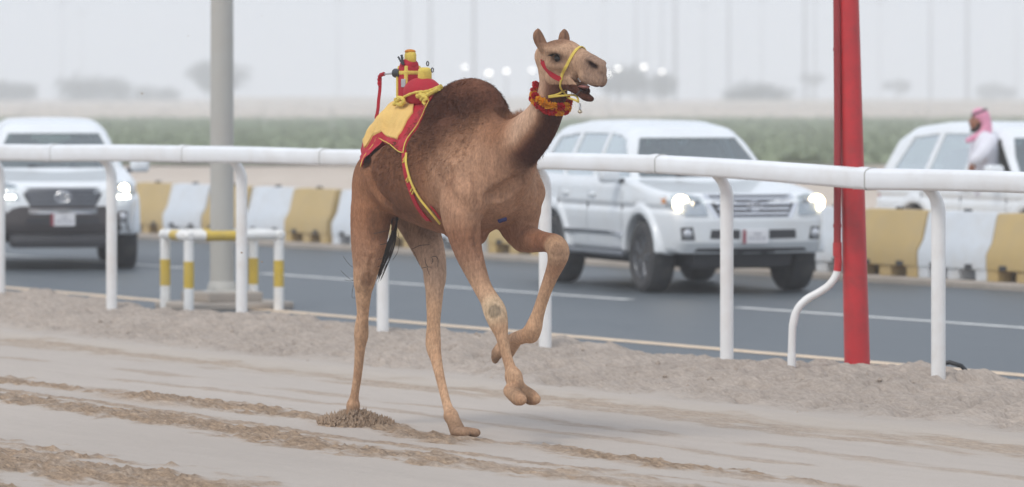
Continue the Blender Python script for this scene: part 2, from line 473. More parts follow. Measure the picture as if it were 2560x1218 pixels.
X, Y = np.meshgrid(xs, ys, indexing='ij'); Z = terrain_z(X, Y)
def grid_faces(nx, ny):
    i, j = np.meshgrid(np.arange(nx - 1), np.arange(ny - 1), indexing='ij'); a = (i * ny + j).ravel()
    return np.stack([a, a + ny, a + ny + 1, a + 1], 1)
tag(mesh_obj('ground', np.stack([X.ravel(), Y.ravel(), Z.ravel()], 1), grid_faces(len(xs), len(ys)), M_desert), kind='structure')

# ---- the green field beyond the road: own sheet
def field_mat():
    m, t, p = nodes('field_grass'); N = t.nodes; L = t.links
    p.inputs['Roughness'].default_value = 0.9; p.inputs['Specular IOR Level'].default_value = 0.15
    tc = N.new('ShaderNodeTexCoord'); mp = N.new('ShaderNodeMapping'); mp.inputs['Scale'].default_value = (0.35, 0.06, 1)
    L.new(tc.outputs['Object'], mp.inputs[0])
    n1 = N.new('ShaderNodeTexNoise'); n1.inputs['Scale'].default_value = 0.5; n1.inputs['Detail'].default_value = 9; n1.inputs['Roughness'].default_value = 0.7
    L.new(mp.outputs[0], n1.inputs['Vector'])
    r = N.new('ShaderNodeValToRGB'); e = r.color_ramp.elements
    e[0].position = 0.32; e[0].color = (0.20, 0.25, 0.14, 1); e[1].position = 0.68; e[1].color = (0.42, 0.37, 0.26, 1)
    k = e.new(0.5); k.color = (0.31, 0.335, 0.205, 1)
    L.new(n1.outputs['Fac'], r.inputs[0]); L.new(r.outputs[0], p.inputs['Base Color'])
    return m
M_field = field_mat()
fy = np.arange(148, 432, 4.0); fx = np.arange(-165, 166, 3.0)
X, Y = np.meshgrid(fx, fy, indexing='ij')
Y2 = Y + (fbm(X * 0.06, Y * 0.0 + 3, 5) - 0.5) * 14 * (np.abs(Y - 290) > 140)
Zf = terrain_z(X, Y2) + 0.03 + fbm(X * 0.4, Y * 0.2, 9) * 0.10
tag(mesh_obj('grass_field', np.stack([X.ravel(), Y2.ravel(), Zf.ravel()], 1), grid_faces(len(fx), len(fy)), M_field), kind='structure')
# bare dirt tracks crossing the field
for k, (y0, y1, seed) in enumerate(((196, 206, 1), (262, 282, 2), (350, 372, 4))):
    xx = np.arange(-150, 151, 2.0); yy = np.linspace(y0, y1, 6); X, Y = np.meshgrid(xx, yy, indexing='ij')
    Y = Y + (fbm(X * 0.05, X * 0 + seed, seed) - 0.5) * 9
    V = np.stack([X.ravel(), Y.ravel(), (terrain_z(X, Y) + 0.145).ravel()], 1)
    tag(mesh_obj('dirt_track', V, grid_faces(len(xx), len(yy)), M_desert), kind='structure')

# ---- road
def asphalt():
    m, t, p = nodes('asphalt'); N = t.nodes; L = t.links
    p.inputs['Specular IOR Level'].default_value = 0.3
    tc = N.new('ShaderNodeTexCoord'); mp = N.new('ShaderNodeMapping'); mp.inputs['Scale'].default_value = (0.12, 1.0, 1)
    L.new(tc.outputs['Object'], mp.inputs[0])
    n1 = N.new('ShaderNodeTexNoise'); n1.inputs['Scale'].default_value = 1.1; n1.inputs['Detail'].default_value = 6; L.new(mp.outputs[0], n1.inputs['Vector'])
    n2 = N.new('ShaderNodeTexNoise'); n2.inputs['Scale'].default_value = 55; n2.inputs['Detail'].default_value = 3; L.new(tc.outputs['Object'], n2.inputs['Vector'])
    r = N.new('ShaderNodeValToRGB'); e = r.color_ramp.elements
    e[0].position = 0.3; e[0].color = (0.052, 0.066, 0.078, 1); e[1].position = 0.75; e[1].color = (0.112, 0.125, 0.135, 1)
    a = N.new('ShaderNodeMath'); a.operation = 'MULTIPLY_ADD'; a.inputs[1].default_value = 0.35; L.new(n2.outputs['Fac'], a.inputs[0])
    b = N.new('ShaderNodeMath'); b.operation = 'MULTIPLY'; b.inputs[1].default_value = 0.65; L.new(n1.outputs['Fac'], b.inputs[0]); L.new(b.outputs[0], a.inputs[2])
    L.new(a.outputs[0], r.inputs[0]); L.new(r.outputs[0], p.inputs['Base Color'])
    rr = N.new('ShaderNodeMapRange'); rr.inputs['To Min'].default_value = 0.42; rr.inputs['To Max'].default_value = 0.6
    L.new(n1.outputs['Fac'], rr.inputs['Value']); L.new(rr.outputs[0], p.inputs['Roughness'])
    bp = N.new('ShaderNodeBump'); bp.inputs['Strength'].default_value = 0.25; bp.inputs['Distance'].default_value = 0.01
    L.new(n2.outputs['Fac'], bp.inputs['Height']); L.new(bp.outputs[0], p.inputs['Normal'])
    return m
M_asphalt = asphalt()
M_linew = mat('road_paint_white', (0.60, 0.60, 0.58), 0.6, 0.25, 5, dirt=(0.25, 0.25, 0.25), dscale=4)
M_liney = mat('road_paint_yellow', (0.66, 0.50, 0.34), 0.6, 0.2, 5, dirt=(0.28, 0.26, 0.24), dscale=4)
UO = -45.0
def strip(name, u0, u1, v0, v1, z, m, nu=2):
    loc = uvw(UO, 0, z); us_ = np.linspace(u0, u1, nu)
    V = [(u - UO, v, 0) for u in us_ for v in (v0, v1)]
    o = mesh_obj(name, V, [(2 * i, 2 * i + 2, 2 * i + 3, 2 * i + 1) for i in range(nu - 1)], m, smooth=False)
    o.location = loc; o.rotation_euler = (0, 0, RZ)
    return o
tag(strip('road', -260, 60, 19.0, 30.15, ROAD_Z, M_asphalt), kind='structure')
ln = strip('edge_line', -260, 60, 20.83, 21.07, ROAD_Z + 0.004, M_liney); tag(ln, kind='structure')
ln = strip('edge_line', -260, 60, 19.30, 19.52, ROAD_Z + 0.004, M_linew); tag(ln, kind='structure')
# dashed centre line
ua, _ = u_of(1572, 25.3); ub, _ = u_of(1840, 25.3); gap = ub - ua
uc, _ = u_of(650, 25.3); dash = ua - uc
for k in range(-6, 4):
    s0 = uc + k * (dash + gap)
    tag(strip('lane_dash', s0, s0 + dash, 25.22, 25.40, ROAD_Z + 0.004, M_linew), kind='structure')
# concrete shoulder behind the road, under the barriers
M_conc = mat('weathered_concrete', (0.42, 0.37, 0.32), 0.9, 0.2, 3, 0.3, 40, dirt=(0.30, 0.25, 0.2), dscale=1.5)
sh = MB(); sh.box((0, 30.75, -0.11), (320, 1.2, 0.16), 0.015)
so = sh.build('kerb', M_conc); so.location = uvw(UO - 60, 0, 0); so.rotation_euler = (0, 0, RZ); tag(so, kind='structure')

# ---- racing track with churned bands and the loose berm under the rail
uf = np.arange(-46.5, -18.5, 0.021); vf = np.arange(8.9, 19.3, 0.0185)
us_ = np.concatenate([[-240, -150, -100, -80, -66, -58, -52, -49, -47.4], uf, [-17.5, -14, -8, 0, 20, 50]])
vs_ = np.concatenate([[-60, -30, -12, -4, 1, 4.5, 7, 8.3], vf])
U, V = np.meshgrid(us_, vs_, indexing='ij')
fine = ((U > -47) & (U < -18.4) & (V > 8.8)).astype(np.float32)
wob = (fbm(U * 0.35, U * 0 + 2, 21) - 0.5)
Zt = (fbm(U * 0.5, V * 0.8, 2) - 0.5) * 0.035
churn = np.zeros_like(U)
def band(vc, hw, amp, seed, soft=0.45, lift=0.0, patchy=0.5, tint=1.0):
    global Zt, churn
    e = np.abs(V - vc - wob * 0.22 - (fbm(U * 1.3, U * 0 + seed, seed + 40) - .5) * .16) + (fbm(U * 3.5, V * 9, seed) - 0.5) * hw * 2.2
    m = 1 - sstep(hw * (1 - soft), hw * (1 + soft), e)
    m = m * np.clip((fbm(U * 0.8, V * 2.2, seed + 3) - 0.5) * 3.2 * patchy + 0.95, 0.05, 1)
    ridg = 1 - np.abs(2 * fbm(U * 3.2 + V * 3.0, V * 17, seed + 5, 3) - 1)
    lump = fbm(U * 15, V * 30, seed + 9, 3)
    Zt = Zt + m * amp * ((ridg - 0.66) * 1.0 + (lump - 0.5) * 1.3 + lift)
    churn = np.maximum(churn, m * tint)
band(13.36, 0.15, 0.042, 31, patchy=1.1)
band(12.50, 0.20, 0.042, 47, patchy=0.8)
band(12.84, 0.06, 0.018, 53, patchy=2.0, tint=.7)
band(10.46, 0.36, 0.048, 61, patchy=0.4)
band(9.55, 0.20, 0.045, 71)
band(15.66, 0.20, 0.012, 83, patchy=1.5, tint=.5)
band(15.35, 0.10, 0.010, 89, patchy=2.2, tint=.45)
band(14.6, 0.09, 0.008, 97, patchy=2.6, tint=.4)
band(14.1, 0.07, 0.007, 103, patchy=2.8, tint=.4)
# a kicked-up mound beside the hoof line
u_m, _ = u_of(410, 13.36); mo = np.exp(-((U - u_m) / .55) ** 2 - ((V - 13.25) / .14) ** 2)
Zt = Zt + mo * (.05 + .06 * (fbm(U * 14, V * 14, 7) - .5)); churn = np.maximum(churn, np.clip(mo * 1.6, 0, 1))
churn *= fine
# wind-blown berm
bm_ = sstep(16.15, 17.5, V + (fbm(U * 0.6, U * 0 + 7, 8) - 0.5) * 0.5)
crest = 0.07 + 0.17 * (fbm(U * 0.75, V * 0.25, 12) - 0.25)
Zt = Zt + bm_ * crest
rough = sstep(16.2, 16.7, V + (fbm(U * 1.5, V * 1.5, 6) - 0.5) * 0.4)
lum = fbm(U * 5.5, V * 5.5, 14, 4); pit = fbm(U * 14, V * 14, 19, 3)
Zt = Zt + rough * fine * ((lum - 0.5) * 0.12 - np.maximum(0.45 - pit, 0) * 0.17)
Zt = Zt + sstep(15.85, 16.1, V) * (1 - sstep(16.15, 16.5, V)) * 0.018        # smooth lip pushed up by the grader
Zt = Zt + fine * (fbm(U * 30, V * 30, 25, 2) - 0.5) * 0.006
back = sstep(18.35, 19.15, V + (fbm(U * 0.9, U * 0 + 1, 33) - 0.5) * 0.35)
Zt = Zt * (1 - back) + (-0.115 + (lum - 0.5) * 0.03) * back
smooth_c = np.array([0.438, 0.388, 0.343]); churn_c = np.array([0.36, 0.262, 0.182]); berm_c = np.array([0.405, 0.345, 0.295]); pale_c = np.array([0.47, 0.41, 0.345])
tone = fbm(U * 0.22, V * 1.1, 41)[..., None]
col = smooth_c * (0.93 + 0.14 * tone)
y1 = (np.exp(-((V - 15.75) / 0.35) ** 2))[..., None]
col = col * (1 - 0.55 * y1) + pale_c * 0.55 * y1
col = col * (1 - rough[..., None]) + (berm_c * (0.86 + 0.28 * fbm(U * 1.2, V * 1.2, 44)[..., None])) * rough[..., None]
ch = np.clip(churn * (0.55 + 0.9 * fbm(U * 7, V * 25, 49, 3)), 0, 1)[..., None]
col = col * (1 - ch) + churn_c * (0.85 + 0.3 * fbm(U * 12, V * 30, 51, 2)[..., None]) * ch
def sand_mat():
    m, t, p = nodes('track_sand'); N = t.nodes; L = t.links
    p.inputs['Roughness'].default_value = 0.95; p.inputs['Specular IOR Level'].default_value = 0.1
    at_ = N.new('ShaderNodeAttribute'); at_.attribute_name = 'col'; ac = N.new('ShaderNodeAttribute'); ac.attribute_name = 'churn'
    tc = N.new('ShaderNodeTexCoord')
    def noise(scale, sv, det=6, rough=.7):
        mp = N.new('ShaderNodeMapping'); mp.inputs['Scale'].default_value = sv; L.new(tc.outputs['Object'], mp.inputs[0])
        n = N.new('ShaderNodeTexNoise'); n.inputs['Scale'].default_value = scale; n.inputs['Detail'].default_value = det; n.inputs['Roughness'].default_value = rough
        L.new(mp.outputs[0], n.inputs['Vector']); return n.outputs['Fac']
    def rng(v, a, b, c, d):
        r = N.new('ShaderNodeMapRange'); r.inputs['From Min'].default_value = a; r.inputs['From Max'].default_value = b; r.inputs['To Min'].default_value = c; r.inputs['To Max'].default_value = d; L.new(v, r.inputs['Value']); return r.outputs[0]
    def mul(a, b, op='MULTIPLY'):
        k = N.new('ShaderNodeMath'); k.operation = op
        for q, v in ((0, a), (1, b)):
            if isinstance(v, (int, float)): k.inputs[q].default_value = v
            else: L.new(v, k.inputs[q])
        return k.outputs[0]
    streak = noise(1.0, (6, 46, 20)); grain = noise(95, (1, 1, 1), 4); soft = noise(1.0, (1.6, 9, 1)); clump = noise(1.0, (34, 60, 34), 6)
    ch = ac.outputs['Fac']
    # grain everywhere, raked streaks on smooth sand, clumps where it is churned
    f = rng(grain, .3, .7, .93, 1.07); f = mul(f, rng(soft, .3, .7, .965, 1.035))
    f2 = rng(streak, .34, .66, .62, 1.25); f3 = rng(clump, .34, .66, .74, 1.16); fx = mul(f2, f3)
    mixf = N.new('ShaderNodeMix'); mixf.data_type = 'FLOAT'; L.new(ch, mixf.inputs[0]); mixf.inputs[2].default_value = 1.0; L.new(fx, mixf.inputs[3])
    tot = mul(f, mixf.outputs[0])
    sc = N.new('ShaderNodeVectorMath'); sc.operation = 'SCALE'; L.new(at_.outputs['Color'], sc.inputs[0]); L.new(tot, sc.inputs['Scale']); L.new(sc.outputs[0], p.inputs['Base Color'])
    hgt = mul(mul(clump, ch), mul(grain, .25), 'ADD')
    bp = N.new('ShaderNodeBump'); bp.inputs['Strength'].default_value = .7; bp.inputs['Distance'].default_value = .02; L.new(hgt, bp.inputs['Height']); L.new(bp.outputs[0], p.inputs['Normal'])
    return m
M_sand = sand_mat()
chv = np.clip(churn + rough * fine * .55, 0, 1)
tv = np.stack([U.ravel() - UO, V.ravel(), Zt.ravel()], 1)
track = mesh_obj('sand_track', tv, grid_faces(len(us_), len(vs_)), M_sand, col=col.reshape(-1, 3), extra=chv)
track.location = uvw(UO, 0, 0); track.rotation_euler = (0, 0, RZ); tag(track, kind='structure')
def track_z(u, v):
    i = int(np.argmin(np.abs(us_ - u))); j = int(np.argmin(np.abs(vs_ - v))); return float(Zt[i, j])
# small stones and clods lying on the berm: uncountable
st = MB(); rs = np.random.RandomState(5)
for _ in range(420):
    u = rs.uniform(-45, -24); v = 16.2 + 1.9 * rs.rand(); r = 0.006 + 0.022 * rs.rand() ** 3; z = track_z(u, v)
    th = rs.rand(6) * 0.5 + 0.75
    Vv = [(u - UO + r * th[0], v, z), (u - UO - r * th[1], v, z), (u - UO, v + r * th[2], z), (u - UO, v - r * th[3], z), (u - UO, v, z + r * 0.8 * th[4]), (u - UO, v, z - r)]
    st.add(Vv, [(0, 2, 4), (2, 1, 4), (1, 3, 4), (3, 0, 4), (2, 0, 5), (1, 2, 5), (3, 1, 5), (0, 3, 5)])
M_clod = mat('sand_clods', (0.34, 0.28, 0.23), 0.95, 0.3, 20)
so = st.build('berm_stones', M_clod); so.location = uvw(UO, 0, 0); so.rotation_euler = (0, 0, RZ)
tag(so, 'small clods and stones scattered over the sand berm under the white rail', 'stones', kind='stuff')

# ================================================================== THE WHITE RAIL
M_pvc = mat('white_rail_plastic', (0.80, 0.82, 0.84), 0.38, 0.05, 3, dirt=(0.55, 0.50, 0.44), dscale=2.2, damt=0.35)
M_pvc2 = mat('white_post_paint', (0.80, 0.80, 0.79), 0.4, 0.05, 3, dirt=(0.55, 0.46, 0.38), dscale=3.2, damt=0.35)
M_seam = mat('rail_joint_shadow', (0.42, 0.42, 0.40), 0.7, 0.1)
RV = 17.90
fo = uvw(-36, 18.0, 0.0)
fence = thing('running_rail', 'long white plastic running rail on bent white posts beside the sand track', 'rail', fo, RZ)
jp = [(-1560, 372, 396), (-1130, 368, 397), (-740, 365, 400), (-420, 363, 403), (-130, 362, 403), (140, 362, 404), (470, 364.5, 407), (815, 373, 413), (1235, 381, 421), (1655, 388, 434), (2180, 421, 475), (2640, 433, 486), (3150, 440, 497), (3900, 462, 528), (4800, 490, 566)]
jpt = []
for px, yt, yb in jp:
    u, D = u_of(px, RV); zt = HC - (yt - HOR) / F * D; zb = HC - (yb - HOR) / F * D; jpt.append((u, zt, zb))
def rail_section(a, b, grow=1.0):
    # upright rounded profile swept between two joints
    prof = [(-0.060, -0.86), (-0.066, -0.7), (-0.066, 0.52), (-0.056, 0.76), (-0.030, 0.94), (0, 1.0), (0.030, 0.94), (0.056, 0.76), (0.066, 0.52), (0.066, -0.7), (0.060, -0.86), (0.045, -1.0), (-0.045, -1.0)]
    V = []; k = len(prof); N = 5
    for i in range(N):
        t = i / (N - 1); u = a[0] + (b[0] - a[0]) * t; zt = a[1] + (b[1] - a[1]) * t; zb = a[2] + (b[2] - a[2]) * t
        zc = (zt + zb) / 2 + 0.006 * math.sin(math.pi * t); h = (zt - zb) / 2 * grow
        for y, z in prof: V.append((u + 36, RV - 18.0 + y * grow, zc + z * h))
    Fc = [(i * k + j, i * k + (j + 1) % k, (i + 1) * k + (j + 1) % k, (i + 1) * k + j) for i in range(N - 1) for j in range(k)]
    Fc += [tuple(range(k - 1, -1, -1)), tuple((N - 1) * k + j for j in range(k))]
    return V, Fc
for i in range(len(jpt) - 1):
    MB().add(*rail_section(jpt[i], jpt[i + 1])).build('rail_section', M_pvc, fence, True)
for i in range(1, len(jpt) - 1):
    a, b = jpt[i], jpt[i + 1]; dl = (b[0] - a[0]); w = 0.16 / abs(dl)
    lerp = lambda t: tuple(a[q] + (b[q] - a[q]) * t for q in range(3))
    pa = jpt[i - 1]; wp = 0.16 / abs(a[0] - pa[0]); back_ = tuple(a[q] + (pa[q] - a[q]) * wp for q in range(3))
    MB().add(*rail_section(back_, a, 1.035)).build('joint_sleeve', M_pvc, fence, True)
    MB().add(*rail_section(a, lerp(0.012 / abs(dl)), 1.038)).build('joint_gap', M_seam, fence, True)
posts = [(-1420, 0), (-1110, 0), (-830, 0), (-560, 0), (-305, 722), (0, 745), (279, 770), (604, 797), (957, 832), (1363, 868), (1817, 900), (2346, 952), (2960, 1010), (3680, 0), (4520, 0)]
rail_u = [q[0] for q in jpt]
for px, py in posts:
    u, D = u_of(px, 18.0); zr = float(np.interp(u, rail_u, [q[2] for q in jpt])) + 0.02
    zb = track_z(u, 18.0) - 0.25
    pts = [(u + 36, 0, zb)] + [(u + 36, 0, zb + (zr - 0.16 - zb) * t) for t in (0.33, 0.66, 1.0)]
    for t in range(1, 8):
        an = t / 7 * math.radians(62); R_ = 0.19
        pts.append((u + 36, -R_ * (1 - math.cos(an)), zr - 0.16 + R_ * math.sin(an)))
    rad = [0.049] * 4 + [0.049 - 0.002 * t for t in range(1, 8)]
    MB().tube(pts, rad, 16).build('post', M_pvc2, fence, True)

# ================================================================== RED POLE WITH CONDUIT
M_red = mat('red_paint', (0.52, 0.024, 0.030), 0.42, 0.12, 4, dirt=(0.30, 0.035, 0.035), dscale=5, damt=0.8)
M_red2 = mat('dark_red_paint', (0.30, 0.02, 0.024), 0.45, 0.12, 6)
pu, pv = -26.63, 18.22
px_, py_, _ = uvw(pu, pv)
a_ = 865.0 / F; Dp = 31.8; px_, py_ = a_ * Dp, Dp
red = thing('red_pole', 'tall round red steel pole with cable conduit, standing in the sand behind the rail', 'pole', (px_, py_, 0.05))
sc = F / Dp
def rp_(x, y): return ((x - 2145) / sc, 0, HC - (y - HOR) / sc - 0.05)
b0 = rp_(2145, 1000); t0 = rp_(2121, 0); top = (t0[0] - 0.09, 0, 8.5)
MB().tube([b0, rp_(2143.5, 930), rp_(2132, 450), t0, top], [0.0925, 0.0905, 0.082, 0.074, 0.05], 32).build('shaft', M_red, red, True)
MB().box((top[0], 0, 8.52), (0.2, 0.2, 0.05), 0.01).build('cap', M_red, red)
MB().tube([(rp_(2092, 610)[0], -0.045, rp_(0, 610)[2]), (rp_(2093, 300)[0], -0.045, rp_(0, 300)[2]), (rp_(2091, 0)[0], -0.045, rp_(0, 0)[2]), (top[0] - 0.085, -0.045, 8.3)], 0.026, 14).build('conduit', M_red2, red, True)
MB().tube([(rp_(2092, 636)[0], -0.045, rp_(0, 640)[2]), (rp_(2092, 606)[0], -0.045, rp_(0, 606)[2])], 0.031, 14).build('conduit_coupling', M_red, red, True)
wp = [(2093, 632), (2094, 655), (2090, 685), (2072, 712), (2045, 731), (2015, 748), (1993, 772), (1982, 805), (1979, 850), (1978, 915), (1978, 960)]
P = [(rp_(x, y)[0], -0.045 - 0.0 * i, rp_(x, y)[2]) for i, (x, y) in enumerate(wp)]
P = [tuple(p) for p in catmull(P, 4)]
MB().tube(P, 0.0265, 14).build('hose', M_pvc2, red, True)
i0 = 6
MB().tube(P[:8], 0.0275, 14).build('hose_overspray', M_red, red, True)
MB().tube([P[26], P[29]], 0.0285, 14).build('hose_coupling', M_pvc2, red, True)
MB().tube([P[34], P[36]], 0.0295, 14).build('hose_coupling', M_pvc2, red, True)
for y in (120, 560):
    MB().tube([(rp_(2092, y)[0], -0.045, rp_(0, y)[2]), (rp_(2092, y + 8)[0], -0.045, rp_(0, y + 8)[2])], 0.030, 14).build('clip', M_red2, red, True)
# black cable loop poking from the berm
M_rub = mat('black_rubber', (0.02, 0.022, 0.025), 0.5, 0.2)
cu, cD = u_of(2385, 18.35)
cb = thing('black_cable', 'short black cable looping out of the sand beside a white rail post', 'cable', uvw(cu, 18.35, 0.0), 0)
zc = track_z(cu, 18.35) + .045
MB().tube([(-0.14, 0.02, zc - 0.08), (-0.10, 0.02, zc + 0.035), (-0.03, 0, zc + 0.055), (0.05, -0.02, zc + 0.03), (0.10, -0.03, zc - 0.03), (0.13, -0.03, zc - 0.1)], 0.016, 10).build('cable', M_rub, cb, True)

# ================================================================== GREY LAMP POST, PLINTH AND CRASH GUARD
M_pole = mat('grey_galvanised_paint', (0.46, 0.45, 0.415), 0.5, 0.07, 2, stretch=(1, 1, 0.15), dirt=(0.40, 0.36, 0.31), dscale=1.3, damt=0.6)
gx, gy = -725.0 / F * 45.9, 45.9
lp = thing('lamp_post', 'thick grey steel lamp post on a stepped concrete plinth between road and rail', 'lamp post', (gx, gy, ROAD_Z))
MB().tube([(0, 0, 0.16), (0, 0, 3.2), (-0.01, 0, 6), (-0.02, 0, 11)], [0.122, 0.115, 0.105, 0.07], 28).build('shaft', M_pole, lp, True)
MB().lathe([(0.20, 0.14), (0.20, 0.17), (0.155, 0.185), (0.135, 0.26), (0.125, 0.27)], n=28).build('base_flange', M_pole, lp, True)
MB().box((0, 0, 0.12), (0.62, 0.62, 0.10), 0.02).build('plinth', M_conc, lp).rotation_euler[2] = RZ
MB().box((0.05, 0, 0.035), (0.85, 1.15, 0.075), 0.02).build('plinth_step', M_conc, lp).rotation_euler[2] = RZ
MB().tube([(-0.02, 0, 10.9), (-0.5, -0.2, 11.5), (-1.3, -0.5, 11.7)], 0.045, 12).build('arm', M_pole, lp, True)
MB().box((-1.5, -0.58, 11.7), (0.7, 0.3, 0.12), 0.04).build('lamp_head', M_pole, lp, True)
M_gw = mat('guard_white_paint', (0.80, 0.80, 0.78), 0.45, 0.05, dirt=(0.5, 0.44, 0.38), dscale=4, damt=0.4)
M_gy = mat('guard_yellow_paint', (0.60, 0.42, 0.05), 0.45, 0.1, dirt=(0.45, 0.36, 0.2), dscale=4, damt=0.4)
guard = thing('crash_guard', 'low white and yellow pipe guard standing round the grey lamp post', 'guard rail', (gx, gy, ROAD_Z))
PB = np.array([-808.0 / F * 45.08, 45.08]); PA = np.array([-867.0 / F * 45.75, 45.75]); PC = np.array([-583.0 / F * 45.43, 45.43]); PD = np.array([-647.0 / F * 46.1, 46.1])
loc2 = lambda p: (p[0] - gx, p[1] - gy)
GT = 0.72
for p in (PA, PB, PC, PD):
    x, y = loc2(p)
    MB().tube([(x, y, -0.05), (x, y, GT)], 0.050, 18).build('leg', M_gw, guard, True)
    MB().tube([(x, y, 0.235), (x, y, 0.50)], 0.0512, 18).build('yellow_band', M_gy, guard, True)
ax, ay = loc2(PA); bx, by = loc2(PB); cx, cy = loc2(PC); dx, dy = loc2(PD)
def rail_pipe(p, q, ext=0.06):
    p = Vector((p[0], p[1], GT + 0.03)); q = Vector((q[0], q[1], GT + 0.03)); d = (q - p).normalized() * ext
    MB().tube([p - d, p - d * 0.6, q + d * 0.6, q + d], [0.03, 0.05, 0.05, 0.03], 18).build('top_rail', M_gw, guard, True)
    return p, q
p, q = rail_pipe((bx, by), (cx, cy)); MB().tube([p.lerp(q, 0.18), p.lerp(q, 0.55)], 0.0512, 18).build('yellow_band', M_gy, guard, True)
p, q = rail_pipe((ax, ay), (dx, dy)); MB().tube([p.lerp(q, 0.42), p.lerp(q, 0.75)], 0.0512, 18).build('yellow_band', M_gy, guard, True)
p, q = rail_pipe((ax, ay), (bx, by)); MB().tube([p.lerp(q, 0.35), p.lerp(q, 0.65)], 0.0512, 18).build('yellow_band', M_gy, guard, True)
p, q = rail_pipe((dx, dy), (cx, cy))

# ================================================================== ROAD BARRIERS
M_bw = mat('barrier_white_plastic', (0.66, 0.70, 0.74), 0.5, 0.06, 2, dirt=(0.50, 0.45, 0.38), dscale=1.6, damt=0.45)
M_by = mat('barrier_yellow_plastic', (0.52, 0.375, 0.155), 0.55, 0.08, 2, dirt=(0.42, 0.34, 0.22), dscale=1.6, damt=0.5)
M_cap = mat('barrier_filler_cap', (0.05, 0.05, 0.055), 0.6, 0.1)
BL = 1.315; BH = 0.765
def make_barrier(m, label):
    r = thing('road_barrier', label, 'barrier', group=None)
    half = [(0.24, 0.13), (0.24, 0.30), (0.155, 0.44), (0.085, BH - 0.03), (0.065, BH)]
    poly = half + [(-y, z) for y, z in reversed(half)]
    body = MB(); L2 = BL / 2 - 0.012; N = 9; k = len(poly); V = []
    for i in range(N):
        x = -L2 + 2 * L2 * i / (N - 1); e = 0.985 if i in (0, N - 1) else 1.0
        for y, z in poly: V.append((x, y * e, 0.13 + (z - 0.13) * (0.99 if e < 1 else 1)))
    Fc = [(i * k + j, i * k + (j + 1) % k, (i + 1) * k + (j + 1) % k, (i + 1) * k + j) for i in range(N - 1) for j in range(k)]
    Fc += [tuple(range(k - 1, -1, -1)), tuple((N - 1) * k + j for j in range(k))]
    body.add(V, Fc).build('body', m, r, True)
    for sx in (-1, 1):
        for sy in (-1, 1):
            MB().box((sx * (L2 - 0.10), sy * 0.13, 0.066), (0.20, 0.2, 0.134), 0.01).build('foot', m, r)
    MB().box((0, 0, 0.066), (0.22, 0.44, 0.13), 0.01).build('foot', m, r)
    for sx in (-0.33, 0.33):
        MB().box((sx, -0.243, 0.155), (0.13, 0.02, 0.055), 0.005).build('fork_slot', M_cap, r)
    MB().lathe([(0.0, BH + 0.03), (0.045, BH + 0.03), (0.05, BH - 0.01)], n=14).build('filler_cap', M_cap, r)
    return r
proto = {'y': make_barrier(M_by, ''), 'w': make_barrier(M_bw, '')}
usedb = {'y': False, 'w': False}
lab = {'y': 'yellow plastic water-filled road barrier in the alternating row behind the road', 'w': 'white plastic water-filled road barrier in the alternating row behind the road'}
def put_barrier(u, kcol, wig):
    o = proto[kcol] if not usedb[kcol] else copy_tree(proto[kcol]); usedb[kcol] = True
    o.location = uvw(u, 30.62 + wig * 0.02, -0.03); o.rotation_euler = (0, 0, RZ + wig * 0.012)
    tag(o, lab[kcol], 'barrier', 'yellow road barriers' if kcol == 'y' else 'white road barriers')
u0, _ = u_of(345, 30.6)
rb_ = random.Random(3)
for i in range(-4, 9): put_barrier(u0 + BL * (i + 0.5) + max(0, i - 4) * .13, 'y' if i % 2 == 0 else 'w', rb_.uniform(-1, 1))
u1, _ = u_of(2165, 30.6)
for i in range(-5, 6): put_barrier(u1 + BL * (i + 0.5), 'y' if i % 2 == 0 else 'w', rb_.uniform(-1, 1))
# ================================================================== FAR BACKGROUND
M_mast = mat('far_mast_steel', (0.30, 0.30, 0.31), 0.6, 0.1)
M_lamp = mat('floodlight_housing', (0.25, 0.25, 0.26), 0.5, 0.1)
def at(px, D, z=0.0): return ((px - 1280.0) / F * D, D, z)
def gz(x, y): return float(terrain_z(np.array([x]), np.array([y]))[0])
def make_mast():
    r = thing('floodlight_mast', '', 'mast')
    MB().tube([(0, 0, -0.3), (0, 0, 18), (0, 0, 39)], [0.44, 0.36, 0.22], 10).build('shaft', M_mast, r, True)
    MB().box((0, 0, 38.4), (3.4, 0.3, 1.5), 0.05).build('lamp_frame', M_mast, r)
    for k in range(8):
        MB().box((-1.35 + 0.9 * (k % 4), -0.3, 38.05 + 0.7 * (k // 4)), (0.6, 0.35, 0.5), 0.06).build('floodlight', M_lamp, r)
    return r
mast = make_mast(); first = True
masts = [(845, 900), (1020, 640), (1076, 560), (1185, 520), (1380, 760), (1590, 700), (1616, 820), (1655, 760), (1688, 540), (1822, 620), (1905, 900), (2012, 560), (2038, 720), (2326, 640), (2418, 560), (155, 950), (205, 1050), (1510, 900), (1760, 980), (2200, 940), (2540, 880)]
for px, D in masts:
    o = mast if first else copy_tree(mast); first = False
    D *= 1.9; x, y, _ = at(px, D); o.location = (x, y, gz(x, y) - 0.1)
    tag(o, 'slim grey floodlight mast fading into the haze far beyond the green field', 'mast', 'floodlight masts in the haze')

